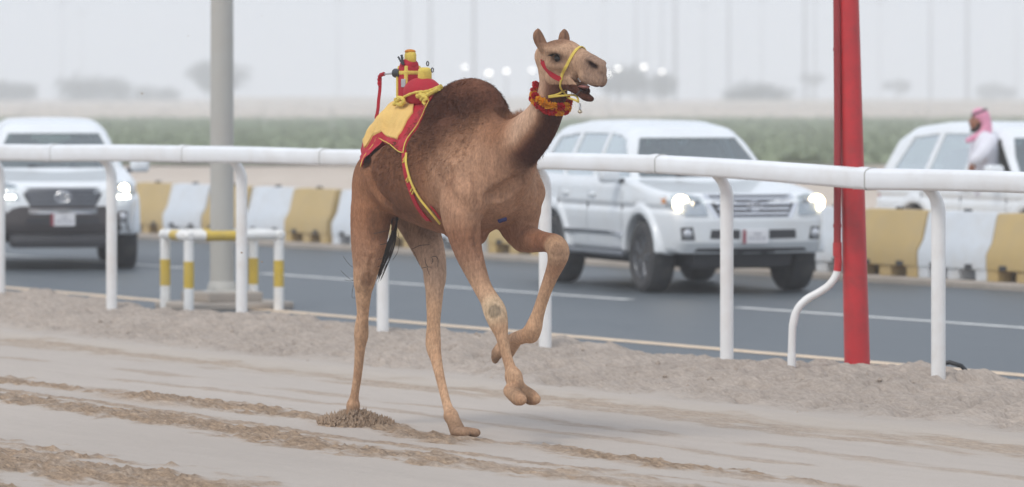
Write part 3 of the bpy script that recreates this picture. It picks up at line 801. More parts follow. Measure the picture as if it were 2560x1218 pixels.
M_leaf = mat('dusty_leaf', (0.062, 0.066, 0.045), 0.8, 0.35, 1.2)
M_leaf2 = mat('green_leaf', (0.205, 0.245, 0.14), 0.8, 0.35, 2.5)
M_bark = mat('grey_bark', (0.12, 0.10, 0.08), 0.9, 0.2)
def tree(name, label, cat, px, D, zb, w, h, seed, nleaf=2600, trunk=0.35, lobes=9, ls=0.16, m=None, group=None, flat=0.75):
    rs = np.random.RandomState(seed); K = 1.9; D *= K; w *= K * 1.15; h *= K * 1.2; nleaf = int(nleaf * 1.7); ls *= K; x, y, _ = at(px, D)
    zg = gz(x, y) if zb is None else zb
    r = thing(name, label, cat, (x, y, zg), 0, group)
    tk = MB(); ch = h * trunk; stems = 4 if trunk < 0.4 else 2
    C0 = []
    for i in range(lobes):
        a = rs.rand() * 6.28; q = math.sqrt(rs.rand()) * 0.36 * w
        C0.append((q * math.cos(a), q * math.sin(a) * 0.8, h * (trunk + (1 - trunk) * (0.25 + 0.5 * rs.rand()) * (1 - 0.35 * (q / (0.36 * w)) ** 2)), w * (0.15 + 0.11 * rs.rand())))
    for s in range(stems):
        c = C0[s]; b = ((rs.rand() - 0.5) * 0.3, (rs.rand() - 0.5) * 0.3)
        tk.tube([(b[0], b[1], -0.25), (b[0] * 2, b[1] * 2, ch * 0.6), (c[0] * 0.5, c[1] * 0.5, ch), (c[0], c[1], c[2])], [0.05 * h ** 0.6, 0.04 * h ** 0.6, 0.03 * h ** 0.6, 0.012], 7)
    tk.build('trunk', M_bark, r, True)
    V = np.zeros((nleaf * 4, 3)); n = nleaf
    ci = rs.randint(0, lobes, n); cc = np.array(C0)[ci]
    d = rs.normal(size=(n, 3)); d /= np.linalg.norm(d, axis=1)[:, None]; rr = cc[:, 3] * rs.rand(n) ** 0.45 * (0.75 + 0.5 * rs.rand(n))
    c = cc[:, :3] + d * rr[:, None] * np.array([1, 0.9, flat]); c[:, 2] = np.maximum(c[:, 2], 0.06 * h)
    a = rs.normal(size=(n, 3)); a /= np.linalg.norm(a, axis=1)[:, None]; b = np.cross(a, rs.normal(size=(n, 3))); b /= np.linalg.norm(b, axis=1)[:, None]
    sz = ls * (0.5 + rs.rand(n))[:, None]
    V[0::4] = c - a * sz; V[1::4] = c + b * sz * 0.45; V[2::4] = c + a * sz; V[3::4] = c - b * sz * 0.45
    mesh_obj('crown', V, np.arange(n * 4).reshape(-1, 4), m or M_leaf, r, smooth=False)
    return r
tree('acacia_tree', 'wide dark thorn tree in the haze behind the middle car roof', 'tree', 1600, 520, None, 8.6, 3.9, 3, 3400, 0.2, 14, 0.17)
tree('acacia_tree', 'hazy grey tree rising behind the grey lamp post', 'tree', 545, 560, None, 7.6, 4.3, 5, 3000, 0.28, 11, 0.18)
tree('thicket', 'long low hazy thicket left of the grey lamp post', 'bush', 235, 560, None, 9.5, 2.3, 8, 2600, 0.12, 14, 0.17)
tree('thicket', 'low hazy bush beyond the roof of the car with the dark bumper', 'bush', 15, 560, None, 7.0, 2.2, 12, 1800, 0.12, 9, 0.17)
tree('acacia_tree', 'small faint tree far off right of the red pole', 'tree', 2240, 760, None, 4.6, 3.0, 9, 1500, 0.3, 7, 0.2)
tree('acacia_tree', 'faint bushy tree far off behind the man in the headscarf', 'tree', 2490, 740, None, 6.5, 2.2, 19, 1500, 0.2, 8, 0.2)
tree('acacia_tree', 'thin straggly sapling far off beside the red pole', 'tree', 2030, 700, None, 3.6, 4.0, 29, 700, 0.4, 7, 0.16)
tree('thicket', 'flat grey bush mound at the far edge of the green field', 'bush', 1900, 470, None, 7.4, 1.35, 31, 2000, 0.1, 14, 0.14)
tree('thicket', 'low hazy scrub between the thicket and the grey lamp post', 'bush', 400, 590, None, 6.5, 1.3, 37, 1200, 0.1, 9, 0.15)
# dark green scrub row closing the field: one mass
rs = np.random.RandomState(77); n = 44000
xx = rs.uniform(-110, 110, n); kk = fbm(xx * 0.25, xx * 0, 66); yy = 424 + rs.uniform(0, 22, n) + kk * 6
hh = 0.15 + 0.85 * np.maximum(0, fbm(xx * 0.5, yy * 0.3, 67) - 0.28)
c = np.stack([xx, yy, terrain_z(xx, yy) + rs.rand(n) * hh], 1)
a = rs.normal(size=(n, 3)); a /= np.linalg.norm(a, axis=1)[:, None]; b = np.cross(a, rs.normal(size=(n, 3))); b /= np.linalg.norm(b, axis=1)[:, None]
sz = 0.16 * (0.5 + rs.rand(n))[:, None]; V = np.zeros((n * 4, 3)); V[0::4] = c - a * sz; V[1::4] = c + b * sz * .5; V[2::4] = c + a * sz; V[3::4] = c - b * sz * .5
tag(mesh_obj('scrub', V, np.arange(n * 4).reshape(-1, 4), M_leaf2, smooth=False), 'dark green scrub growing in a band along the far edge of the field', 'scrub', kind='stuff')
# grass tufts of the field
n = 64000; D = 150 + 275 * rs.rand(n) ** 1.3; xx = (rs.rand(n) - 0.5) * 0.42 * D; yy = D
hh = 0.10 + 0.18 * fbm(xx * 0.2, yy * 0.1, 70); sp = rs.normal(size=(n, 2)) * 0.25
base = np.stack([xx, yy, terrain_z(xx, yy) + 0.06], 1)
V = np.zeros((n * 3, 3)); V[0::3] = base + np.stack([-sp[:, 0], -sp[:, 1], 0 * xx], 1); V[1::3] = base + np.stack([sp[:, 0], sp[:, 1], 0 * xx], 1); V[2::3] = base + np.stack([sp[:, 1] * 0.5, sp[:, 0], hh * 1.4], 1)
tag(mesh_obj('grass', V, np.arange(n * 3).reshape(-1, 3), M_leaf2, smooth=False), 'short dusty green grass tufts covering the field beyond the road', 'grass', kind='stuff')

# low white perimeter wall of the far grounds, block by block
M_wall = mat('white_block', (0.66, 0.62, 0.57), 0.8, 0.1, 1.0)
wl = thing('far_block_wall', 'low pale block wall running along the far side of the plain right of the red pole', 'wall', (at(2290, 620)[0], 620, gz(at(2290, 620)[0], 620)))
blk = MB().box((0, 0, 0.45), (1.32, 0.5, 1.1), 0.05).build('block', M_wall, wl)
rr_ = random.Random(11)
for k in range(-19, 18):
    o = blk if k == -19 else blk.copy()
    if k != -19: C.objects.link(o)
    o.location = (k * 1.38, rr_.uniform(-.2, .2), rr_.uniform(-0.08, 0.08)); o.parent = wl
wl = thing('far_block_wall', 'long pale wall on the far plain behind the camel rump and hump', 'wall', (at(930, 680)[0], 680, gz(at(930, 680)[0], 680)))
blk = MB().box((0, 0, 0.7), (2.6, 0.5, 1.5), 0.05).build('block', M_wall, wl)
for k in range(-8, 14):
    o = blk if k == -8 else blk.copy()
    if k != -8: C.objects.link(o)
    o.location = (k * 2.64, rr_.uniform(-.1, .1), rr_.uniform(-0.05, 0.05)); o.parent = wl
# rubble and spoil heaps strewn over the far plain: one mass
M_rub2 = mat('pale_rubble', (0.50, 0.44, 0.38), 0.9, 0.35, 0.6)
rbm = MB(); rq = random.Random(21)
for k in range(420):
    D = 455 + 420 * rq.random() ** 1.4; px = rq.uniform(-60, 2620); x, y, _ = at(px, D); s0 = rq.uniform(.25, 1.0); hgt = s0 * rq.uniform(.35, .9); z = gz(x, y) - .05
    n_ = 6; ring = [(x + s0 * rq.uniform(.7, 1.3) * math.cos(6.283 * i / n_), y + s0 * .8 * math.sin(6.283 * i / n_), z) for i in range(n_)]; mid_ = [(x + (p[0] - x) * .6, y + (p[1] - y) * .6, z + hgt * rq.uniform(.5, .8)) for p in ring]
    rbm.add(ring + mid_ + [(x, y, z + hgt)], [(i, (i + 1) % n_, n_ + (i + 1) % n_, n_ + i) for i in range(n_)] + [(n_ + i, n_ + (i + 1) % n_, 2 * n_) for i in range(n_)])
tag(rbm.build('rubble', M_rub2), 'pale heaps of rubble strewn over the far sandy plain', 'rubble', kind='stuff')
# field fence posts at the far field edge
M_fp = mat('pale_fence_post', (0.45, 0.43, 0.40), 0.8, 0.1)
fp = MB().tube([(0, 0, -0.2), (0, 0, 1.6)], 0.05, 8).build('fence_post', M_fp)
for i, (px, D) in enumerate(((660, 330), (830, 300), (795, 420), (2320, 300), (2290, 420), (1740, 380), (1470, 330))):
    o = fp if i == 0 else fp.copy()
    if i: C.objects.link(o)
    x, y, _ = at(px, D); o.location = (x, y, gz(x, y)); tag(o, 'thin pale post standing alone in the green field', 'post', 'thin posts in the green field')
# lit lamps far away
M_bulb = emit('lamp_glow', (1.0, 0.97, 0.92), 3.2)
def far_lamp():
    r = thing('lit_lamp', '', 'lamp')
    MB().tube([(0, 0, -0.2), (0, 0, 3.9)], [0.07, 0.05], 8).build('stem', M_mast, r, True)
    MB().sphere((0, 0, 4.0), (0.22, 0.22, 0.17)).build('globe', M_bulb, r, True)
    return r
fl = far_lamp()
for i, (px, py, D) in enumerate(((1222, 183, 420), (1266, 178, 500), (1162, 168, 560), (1545, 172, 500), (1610, 168, 470), (1520, 186, 520), (1655, 180, 560), (1330, 176, 560))):
    o = fl if i == 0 else copy_tree(fl)
    x, y, _ = at(px, D); z = HC - (py - HOR) / F * D - 4.0; o.location = (x, y, max(z, gz(x, y)))
    tag(o, 'small lit white lamp on a thin stem far off in the haze', 'lamp', 'lit lamps in the haze')

# ================================================================== HAZE: the dusty air
bm = MB().box((0, 1110, 21.4), (1960, 2520, 46.0)).build('haze', M_mast)
hm = bpy.data.materials.new('dust_haze'); hm.use_nodes = True; t = hm.node_tree; t.nodes.clear()
o_ = t.nodes.new('ShaderNodeOutputMaterial'); pv_ = t.nodes.new('ShaderNodeVolumePrincipled')
pv_.inputs['Color'].default_value = (0.955, 0.975, 1.0, 1); pv_.inputs['Density'].default_value = 0.00112; pv_.inputs['Anisotropy'].default_value = 0.0
t.links.new(pv_.outputs[0], o_.inputs['Volume']); bm.data.materials.clear(); bm.data.materials.append(hm)
tag(bm, 'thin pale dust haze filling the air over the whole plain', 'haze', kind='stuff')
# ================================================================== THE CAMEL
CX, CY = -115.0 / (F / 27.0), 27.0           # ground point under the hump
CV = CX * C_ + CY * S_; CU = CX * S_ - CY * C_
def J(px, py, y=0.0):
    """point on the sight line of a pixel, in the animal's own plane y = const (x forward, y left, z up)"""
    a = (px - 1280.0) / F; D = (y + CV) / (a * C_ + S_); X = a * D
    return np.array([X * S_ - D * C_ - CU, y, HC - (py - HOR) / F * D])
def st(px, py, y, w, h=None):
    p = J(px, py, y); return (p[0], p[1], p[2], w, h if h is not None else w)
cf = Field()
# trunk
torso = [(-1.10, 0, 1.47, .12, .13), (-.92, 0, 1.485, .225, .195), (-.62, 0, 1.53, .30, .25), (-.30, 0, 1.535, .345, .315), (0.0, 0, 1.54, .325, .352), (.25, 0, 1.565, .25, .305), (.43, 0, 1.605, .175, .225)]
cf.add(sweep(torso, sub=4), 0.05)
# hump
cf.add(sweep([(-.42, 0, 1.80, .13, .10), (-.20, 0, 1.90, .15, .15), (0.02, 0, 1.955, .15, .172), (.20, 0, 1.935, .13, .155), (.36, 0, 1.83, .10, .10)], sub=4), 0.12)
# neck: forward, sagging, then up
neck = [st(1205, 395, 0, .19, .24), st(1264, 380, 0.0, .145, .178), st(1310, 351, 0.01, .120, .150), st(1347, 312, 0.02, .102, .126), st(1373, 262, 0.03, .090, .104), st(1386, 205, 0.035, .078, .088)]
cf.add(sweep(neck, sub=4), 0.10)
cf.add(ellip((.35, 0, 1.50), (.115, .15, .16)), 0.06)                 # breast
cf.add(sweep([(.02, -.02, 1.215, .11, .06), (.16, -.03, 1.195, .07, .055)], sub=1), 0.06)      # chest pad
# shoulders
for s in (-1, 1):
    cf.add(sweep([(.06, s * .20, 1.78, .075, .10), (.20, s * .225, 1.60, .085, .14), (.36, s * .205, 1.44, .085, .12)], sub=3), 0.08)
    cf.add(sweep([(.38, s * .20, 1.45, .085, .11), (.30, s * .215, 1.30, .085, .12)], sub=2), 0.07)
    cf.add(ellip((-.88, s * .135, 1.50), (.18, .10, .19)), 0.05)     # haunch
    cf.add(ellip((-1.04, s * .06, 1.40), (.08, .07, .16)), 0.06)
# right hind leg (near side)
cf.add(sweep([st(945, 440, -.12, .11, .20), st(930, 520, -.155, .105, .19), st(922, 600, -.17, .092, .155), st(915, 672, -.18, .070, .098), st(911, 705, -.185, .056, .070)], sub=4), 0.03)
cf.add(sweep([st(911, 690, -.195, .058, .072), st(908, 735, -.18, .046, .060), st(907, 785, -.16, .034, .044), st(904, 818, -.15, .040, .050), st(903, 840, -.145, .042, .050), st(900, 870, -.14, .031, .038), st(895, 930, -.132, .026, .030), st(887, 985, -.125, .025, .028), st(882, 1012, -.12, .033, .036)], sub=3), 0.025)
cf.add(sweep([st(884, 1015, -.12, .036, .036), st(880, 1046, -.12, .050, .040)], sub=2), 0.03)
cf.add(sweep([st(880, 1052, -.12, .062, .034), st(893, 1060, -.12, .058, .030)], sub=1), 0.03)
# left hind leg, reaching forward
cf.add(sweep([st(1000, 470, .14, .12, .18), st(1040, 545, .17, .105, .155), st(1068, 610, .18, .088, .125), st(1085, 660, .165, .070, .095), st(1088, 700, .15, .056, .072)], sub=4), 0.05)
cf.add(sweep([st(1087, 690, .15, .058, .075), st(1086, 745, .13, .048, .062), st(1084, 805, .10, .038, .050), st(1083, 845, .085, .042, .055), st(1084, 868, .08, .042, .055), st(1091, 900, .065, .032, .040), st(1103, 955, .04, .026, .031), st(1117, 1010, .015, .026, .030), st(1127, 1040, 0.0, .036, .040)], sub=3), 0.025)
cf.add(sweep([st(1128, 1040, 0.0, .038, .040), st(1142, 1072, -.01, .048, .042), st(1150, 1088, -.015, .058, .036)], sub=2), 0.03)
for s in (-1, 1):
    q = J(1160, 1093, -.02)
    cf.add(sweep([(q[0] - .03, q[1] + s * .028, max(q[2], .03), .036, .030), (q[0] + .07, q[1] + s * .036, .03, .034, .026)], sub=1), 0.015)
# right fore leg, knee forward, foot just off the ground
cf.add(sweep([st(1150, 515, -.215, .105, .15), st(1158, 570, -.215, .095, .125), st(1170, 625, -.20, .078, .098), st(1190, 680, -.175, .060, .074), st(1208, 722, -.155, .050, .060), st(1224, 750, -.14, .054, .060), st(1237, 778, -.13, .066, .068), st(1246, 808, -.122, .056, .056), st(1254, 838, -.115, .037, .040), st(1264, 880, -.105, .030, .033), st(1275, 918, -.095, .031, .034), st(1284, 942, -.09, .044, .046)], sub=3), 0.03)
cf.add(sweep([st(1284, 942, -.09, .046, .048), st(1291, 966, -.085, .050, .046)], sub=2), 0.025)
for s in (-1, 1):
    a = J(1290, 975, -.085); b = J(1304, 988, -.08)
    cf.add(sweep([(a[0], a[1] + s * .032, a[2] - .005, .046, .044), (b[0] + .03, b[1] + s * .044, b[2] - .012, .042, .046), (b[0] + .085, b[1] + s * .046, b[2] - .02, .028, .030)], sub=2), 0.015)
# left fore leg, folded
cf.add(sweep([st(1262, 505, .20, .10, .13), st(1288, 560, .215, .088, .118), st(1312, 592, .205, .074, .092), st(1342, 602, .185, .058, .068), st(1368, 606, .165, .052, .058), st(1388, 614, .15, .062, .066), st(1396, 632, .14, .064, .068), st(1390, 660, .135, .050, .055), st(1378, 690, .13, .040, .044), st(1360, 738, .12, .034, .038), st(1345, 785, .11, .036, .040), st(1334, 820, .10, .050, .050), st(1326, 836, .10, .050, .048)], sub=3), 0.03)
cf.add(sweep([st(1326, 836, .10, .048, .046), st(1296, 845, .10, .040, .042), st(1276, 855, .10, .042, .044)], sub=2), 0.025)
for s in (-1, 1):
    a = J(1276, 856, .10); b = J(1256, 884, .10)
    cf.add(sweep([(a[0], a[1] + s * .030, a[2], .036, .040), (b[0], b[1] + s * .038, b[2], .030, .040), (b[0] - .02, b[1] + s * .038, b[2] - .04, .018, .022)], sub=2), 0.015)
cf.add(ellip(J(1303, 612, .205), (.035, .035, .035)), 0.03)           # elbow pad
# head, its own axes
HO = J(1409, 150, 0.045); ha = math.radians(15)
hf = np.array([math.cos(ha), math.sin(ha), -0.03]); hf /= np.linalg.norm(hf)
hl = np.array([-math.sin(ha), math.cos(ha), 0.0]); hu = np.cross(hf, hl); HM = np.stack([hf, hl, hu])
def H(x, y, z): return HO + x * hf + y * hl + z * hu
def hs(x, y, z, w, h=None): return (*H(x, y, z), w, h if h is not None else w)
L_ = tuple(hl)
cf.add(sweep([hs(-.135, 0, .015, .070, .075), hs(-.05, 0, .035, .088, .080), hs(.02, 0, .032, .090, .084), hs(.09, 0, .005, .066, .082), hs(.17, 0, -.020, .056, .074), hs(.235, 0, -.036, .056, .066), hs(.272, 0, -.054, .050, .056)], L_, 4), 0.03)
cf.add(sweep([hs(-.10, 0, -.055, .066, .085), hs(-.02, 0, -.075, .064, .080), hs(.06, 0, -.080, .050, .062)], L_, 3), 0.035)     # cheeks
for s in (-1, 1):
    cf.add(sweep([hs(.19, s * .020, -.082, .036, .042), hs(.262, s * .024, -.100, .034, .044), hs(.290, s * .020, -.112, .026, .038)], L_, 2), 0.014)      # two halves of the upper lip
cf.add(sweep([hs(-.02, 0, -.118, .048, .044), hs(.05, 0, -.140, .042, .036), hs(.12, 0, -.170, .038, .028), hs(.180, 0, -.204, .038, .024), hs(.212, 0, -.216, .030, .018)], L_, 3), 0.02)   # lower jaw
for s in (-1, 1):
    cf.add(sweep([hs(-.03, s * .078, .055, .028, .024), hs(.03, s * .088, .050, .030, .022), hs(.07, s * .070, .038, .020, .018)], L_, 2), 0.03)   # brow
    cf.add(sweep([hs(-.03, s * .072, -.03, .03, .025), hs(.06, s * .064, -.035, .024, .02)], L_, 1), 0.04)      # cheek bone
    cf.add(ellip(H(.028, s * .100, .012), (.032, .020, .020)), 0.02, 'd')     # eye socket
    cf.add(sweep([hs(.225, s * .034, -.004, .024, .024), hs(.275, s * .034, -.022, .024, .028)], L_, 1), 0.015)     # nostril wing
    cf.add(sweep([hs(.222, s * .066, .000, .012, .011), hs(.262, s * .060, -.018, .021, .016), hs(.296, s * .044, -.038, .018, .018)], L_, 1), 0.005, 'd')     # nostril
    cf.add(sweep([hs(-.088, s * .080, .070, .030, .032), hs(-.098, s * .102, .112, .040, .026), hs(-.104, s * .110, .142, .034, .020), hs(-.104, s * .108, .168, .012, .010)], L_, 3), 0.015)   # ear
    cf.add(sweep([hs(-.066, s * .104, .110, .018, .020), hs(-.080, s * .112, .152, .014, .014)], L_, 2), 0.008, 'd')
    cf.add(sweep([hs(.085, s * .050, -.110, .012, .020), hs(.125, s * .046, -.140, .010, .022), hs(.165, s * .040, -.178, .008, .016)], L_, 2), 0.012)   # stretched mouth corner
cf.add(sweep([hs(.105, 0, -.130, .036, .012), hs(.16, 0, -.155, .036, .026), hs(.21, 0, -.172, .032, .030), hs(.28, 0, -.182, .034, .034)], L_, 2), 0.006, 'd')   # open mouth
# muscle and tendon grooves
for s in (-1, 1):
    cf.add(sweep([(.10, s * .335, 1.72, .02, .02), (.28, s * .345, 1.50, .02, .02), (.47, s * .30, 1.36, .02, .02)], sub=2), 0.06, 'd')

SKIN = Skin(*cf.mesh(0.015))
def onskin(px, py, fld=None, nrm=False):
    """where on the hide a mark seen at this pixel sits (points in the animal's own axes)"""
    px = np.atleast_1d(px).astype(float); py = np.atleast_1d(py).astype(float)
    ca = np.array([-CU, -CV, HC]); a = (px - 1280.0) / F
    d = np.stack([a * S_ - C_, a * C_ + S_, -(py - HOR) / F], 1); P0 = ca + d * 24.0
    P, G = (fld or SKIN).hit(P0, d); return (P, G) if nrm else P
# folds of skin: flank over thigh, neck root over breast, shoulder, elbow
def fold(pts, r, k, mir=True, sink=.25):
    q = catmull(np.array(pts, dtype=float), 3); P = onskin(q[:, 0], q[:, 1]); n = len(P)
    R_ = r * (0.35 + 0.65 * np.sin(np.linspace(0.15, math.pi - 0.15, n)))
    FOLDS.append(([(*p, a) for p, a in zip(P, R_)], k, mir))
FOLDS = []
fold(((912, 392), (921, 430), (930, 462), (945, 488), (964, 508), (996, 528)), .052, .030)
fold(((1222, 490), (1240, 488), (1268, 474), (1302, 452), (1336, 420)), .052, .028, False)
fold(((1183, 438), (1192, 470), (1196, 510)), .016, .03)
fold(((1128, 430), (1120, 500), (1118, 560)), .014, .05)
fold(((1196, 560), (1190, 600), (1200, 640)), .012, .03, False)
fold(((1285, 440), (1295, 480), (1288, 520)), .014, .04, False)
fold(((895, 640), (900, 665), (897, 700)), .010, .02)
fold(((930, 640), (925, 670), (928, 700)), .008, .02)
fold(((897, 760), (895, 800), (893, 840)), .008, .015, False)
fold(((1075, 720), (1074, 780), (1072, 840)), .008, .015, False)
fold(((1228, 765), (1222, 785), (1232, 803)), .006, .010, False)
for stn, k, mir in FOLDS:
    S5 = [(*q[:3], q[3], q[3]) for q in stn]
    cf.add(sweep(S5, sub=1), k, 'd')
    if mir: cf.add(sweep([(q[0], -q[1], q[2], q[3], q[4]) for q in S5], sub=1), k, 'd')
BV, BF = cf.mesh(0.0075)
SKIN = Skin(BV, BF)
# keep the ground-facing pads on the sand
x, y, z = BV[:, 0], BV[:, 1], BV[:, 2]
# ---- coat colours, with some shade put into them
def c3(r, g, b): return np.array(srgb(r, g, b))
tan = c3(138, 102, 80); dark = c3(82, 53, 43); pale = c3(190, 156, 130); shank = c3(186, 149, 117); knee = c3(198, 172, 140); under = c3(78, 47, 36); pad_ = c3(120, 96, 76)
col = np.repeat(tan[None], len(BV), 0)
def mixc(m, c):
    global col
    m = np.clip(m, 0, 1)[:, None]; col = col * (1 - m) + c * m
nz = fbm(x * 6 + y * 3, z * 6 + y * 2, 5); nz2 = fbm(x * 22, z * 14 + y * 17, 8)
mixc(sstep(1.22, 0.80, z + (nz - .5) * .2), shank)
fr_ = sstep(.75, .35, z) * sstep(.05, .25, z); mixc(fr_ * (nz2 > .5) * .25, c3(150, 104, 74))
hx = x - 0.02
mixc(sstep(.05, -.15, x) * sstep(-.9, -.6, x) * sstep(1.2, 1.35, z) * .75, c3(104, 73, 57))  # flank: darker fur, deepened by shade put into the coat colour
hum = sstep(1.46, 1.90, z + (nz - .5) * .25 - 0.45 * np.abs(hx - .10)) * sstep(.62, .40, x) * sstep(-.75, -.2, x)
mixc(hum * 0.95, dark)
mixc(sstep(1.98, 2.12, z) * (x < .5) * (nz2 - .2) * 0.8, c3(140, 100, 80))
shb = np.exp(-(((x - .36) / .20) ** 2 + ((z - 1.66) / .18) ** 2)); mixc(shb * 0.55, pale)
mixc(np.exp(-(((x - .30) / .22) ** 2 + ((z - 1.42) / .20) ** 2)) * .45, c3(158, 122, 98))
mixc(sstep(.0, .2, x) * sstep(.62, .45, x) * sstep(1.75, 1.60, z) * .25, pale)
# neck: pale on its sides, dark below and towards the throat
nkx = sstep(.55, .76, x) * sstep(1.5, 1.62, z); npts = np.array([q[:3] for q in neck]); 
NP = catmull(npts, 5); side = np.zeros(len(BV)); bestd = np.full(len(BV), 9.0)
for i_ in range(len(NP) - 1):
    A_ = NP[i_, [0, 2]]; T_ = NP[i_ + 1, [0, 2]] - A_; L2_ = T_ @ T_; qx = np.stack([x, z], 1) - A_; tt = np.clip(qx @ T_ / L2_, 0, 1); o_v = qx - tt[:, None] * T_
    dd = np.linalg.norm(o_v, axis=1); T_ = T_ / math.sqrt(L2_); sd_ = o_v @ np.array([-T_[1], T_[0]]); m_ = dd < bestd; side[m_] = sd_[m_]; bestd[m_] = dd[m_]
ishead = np.zeros(len(BV)); hp = (BV - HO) @ HM.T
ishead = ((hp[:, 0] > -.16) & (hp[:, 2] > -.24) & (hp[:, 2] > -.14 - .9 * (hp[:, 0] + .05).clip(-.2, .0)) & (x > .80)).astype(float)
nkm = nkx * (1 - ishead)
mixc(nkm * 0.9, pale)
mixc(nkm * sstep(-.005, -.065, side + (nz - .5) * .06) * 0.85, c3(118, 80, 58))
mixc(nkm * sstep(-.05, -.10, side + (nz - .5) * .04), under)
mixc(nkm * sstep(.93, 1.02, x) * sstep(.04, -.03, side) * 0.8, under)  # shadow on the throat below the collar, put into the coat colour
# head
mixc(ishead, c3(172, 140, 114))
mixc(ishead * sstep(.05, .105, hp[:, 2] - .35 * np.maximum(hp[:, 0], 0)) * 0.75, c3(122, 88, 68))

mixc(ishead * sstep(.15, .25, hp[:, 0]) * 0.75, c3(140, 116, 100))
mixc(ishead * np.exp(-(((hp[:, 0] - .032) / .050) ** 2 + ((hp[:, 2] - .004) / .034) ** 2)) * (np.abs(hp[:, 1]) > .05) * 0.95, c3(62, 42, 34))
mixc(ishead * sstep(.07, .10, hp[:, 2] * 1) * np.exp(-((hp[:, 0] + .085) / .03) ** 2) * 0.3, c3(110, 80, 62))
mixc(ishead * sstep(-.10, -.16, hp[:, 2]) * sstep(.12, .0, hp[:, 0]) * 0.7, c3(104, 72, 54))
inm = ishead * np.exp(-(((hp[:, 0] - .18) / .085) ** 2 + ((hp[:, 2] + .168) / .026) ** 2)) * (np.abs(hp[:, 1]) < .034)
mixc(inm * 1.5, c3(142, 92, 88))
mixc(ishead * np.exp(-(((hp[:, 0] - .268) / .034) ** 2 + ((hp[:, 2] + .018 + .50 * (hp[:, 0] - .262)) / .018) ** 2)) * (np.abs(hp[:, 1]) > .026) * 1.4, c3(48, 32, 30))
mixc(ishead * sstep(-.185, -.20, hp[:, 2]) * sstep(.15, .20, hp[:, 0]) * 0.6, c3(100, 82, 74))
# legs
for (px, py, yy, r) in ((1238, 778, -.13, .10), (1394, 625, .14, .10)):
    k = J(px, py, yy); d = np.linalg.norm(BV - k, axis=1); mixc(sstep(r * 1.25, r * .6, d) * .9, knee)
    kk = k + np.array([.045, -.03, 0.0]); d = np.linalg.norm(BV - kk, axis=1); mixc(sstep(.048, .030, d) * .75, c3(132, 118, 98))
for (px, py, yy, r) in ((918, 700, -.22, .07), (1303, 616, .205, .05)):
    k = J(px, py, yy); d = np.linalg.norm(BV - k, axis=1); mixc(sstep(r, r * .5, d) * .7, c3(112, 82, 62))
fl_ = sstep(-.25, -.1, x) * sstep(1.42, 1.22, z); mixc(fl_ * sstep(.85, 1.15, z) * .5, c3(132, 90, 69))
inner = sstep(.0, .08, y) * (x < -.3) * (x > -1.0) * sstep(1.38, 1.28, z) * sstep(.70, .95, z); mixc(inner * .7, c3(180, 152, 130))
foot = sstep(.16, .06, z) * (x < .2); mixc(foot * .7, pad_)
for (px, py, yy) in ((1308, 992, -.08), (1254, 890, .10)):
    k = J(px, py, yy); d = np.linalg.norm(BV - k, axis=1); mixc(sstep(.11, .05, d) * .75, c3(100, 78, 60))
grn = sstep(.10, .02, np.abs(x + .72)) * sstep(1.42, 1.28, z) * sstep(1.10, 1.2, z); grn2 = sstep(-.40, -.62, x) * sstep(1.62, 1.40, z) * sstep(.85, 1.1, z) * sstep(-.04, -.12, y); mixc(grn2 * .7, c3(158, 118, 92)); mixc(grn * .5, c3(70, 48, 38))  # groin: dark hair together with the fold's shade, put into the coat colour
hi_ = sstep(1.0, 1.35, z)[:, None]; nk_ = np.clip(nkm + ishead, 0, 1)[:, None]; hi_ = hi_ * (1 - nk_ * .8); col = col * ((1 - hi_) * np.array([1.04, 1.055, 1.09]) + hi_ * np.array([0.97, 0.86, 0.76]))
frt = sstep(.02, .22, x) * sstep(1.80, 1.62, z + (nz - .5) * .15) * sstep(1.18, 1.34, z) * (1 - np.clip(nkm, 0, 1)) * (1 - ishead); mixc(frt * .55, c3(170, 134, 110))
col *= (0.90 + 0.22 * nz + 0.12 * (nz2 - .5))[:, None]
M_coat = mat_attr('camel_coat', 0.85, 75, 0.30, 0.8, 110, stretch=(1.0, 1.0, 0.40), spec=0.06, mid=12, mvar=0.20, sheen=0.0)
camel = thing('racing_camel', 'brown one-humped racing camel striding over the sand, mouth open', 'camel', (CX, CY, 0), RZ)
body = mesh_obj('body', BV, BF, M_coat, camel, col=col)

# eyes, lashes, nostril, teeth foam
M_eye = mat('dark_wet_eye', (0.012, 0.008, 0.006), 0.18, 0.05, spec=0.4)
M_lash = mat('dark_lash', (0.02, 0.014, 0.01), 0.9, 0.2)
for s in (-1, 1):
    e = H(.028, s * .076, .010); MB().sphere(tuple(e), .0225).build('eye', M_eye, camel, True)
    ls = MB()
    for k in range(16):
        a = -1.25 + 2.5 * k / 15; b = H(.028 + .030 * math.sin(a), s * .094, .016 + .016 * math.cos(a)); t = H(.028 + .046 * math.sin(a), s * .118, .022 + .010 * math.cos(a))
        ls.tube([tuple(b), tuple(t)], [.0022, .0006], 4)
    ls.build('eyelash', M_lash, camel)
M_foam = mat('white_foam', (0.8, 0.8, 0.78), 0.4, 0.05)
fo_ = MB()
for dx, dz, r in ((0, 0, .010), (.008, .014, .009), (-.004, .024, .007), (.010, -.008, .008), (.02, -.018, .006), (-.010, .004, .006)):
    fo_.sphere(tuple(onskin(1446, 196)[0] + np.array((dx, 0, dz))), r * .8, 8, 6)
fo_.build('mouth_foam', M_foam, camel, True)
M_tongue = mat('pink_mouth', (0.32, 0.13, 0.11), 0.35, 0.15)
MB().sphere(tuple(H(.165, 0, -.150)), (.055, .026, .012)).build('tongue', M_tongue, camel, True)

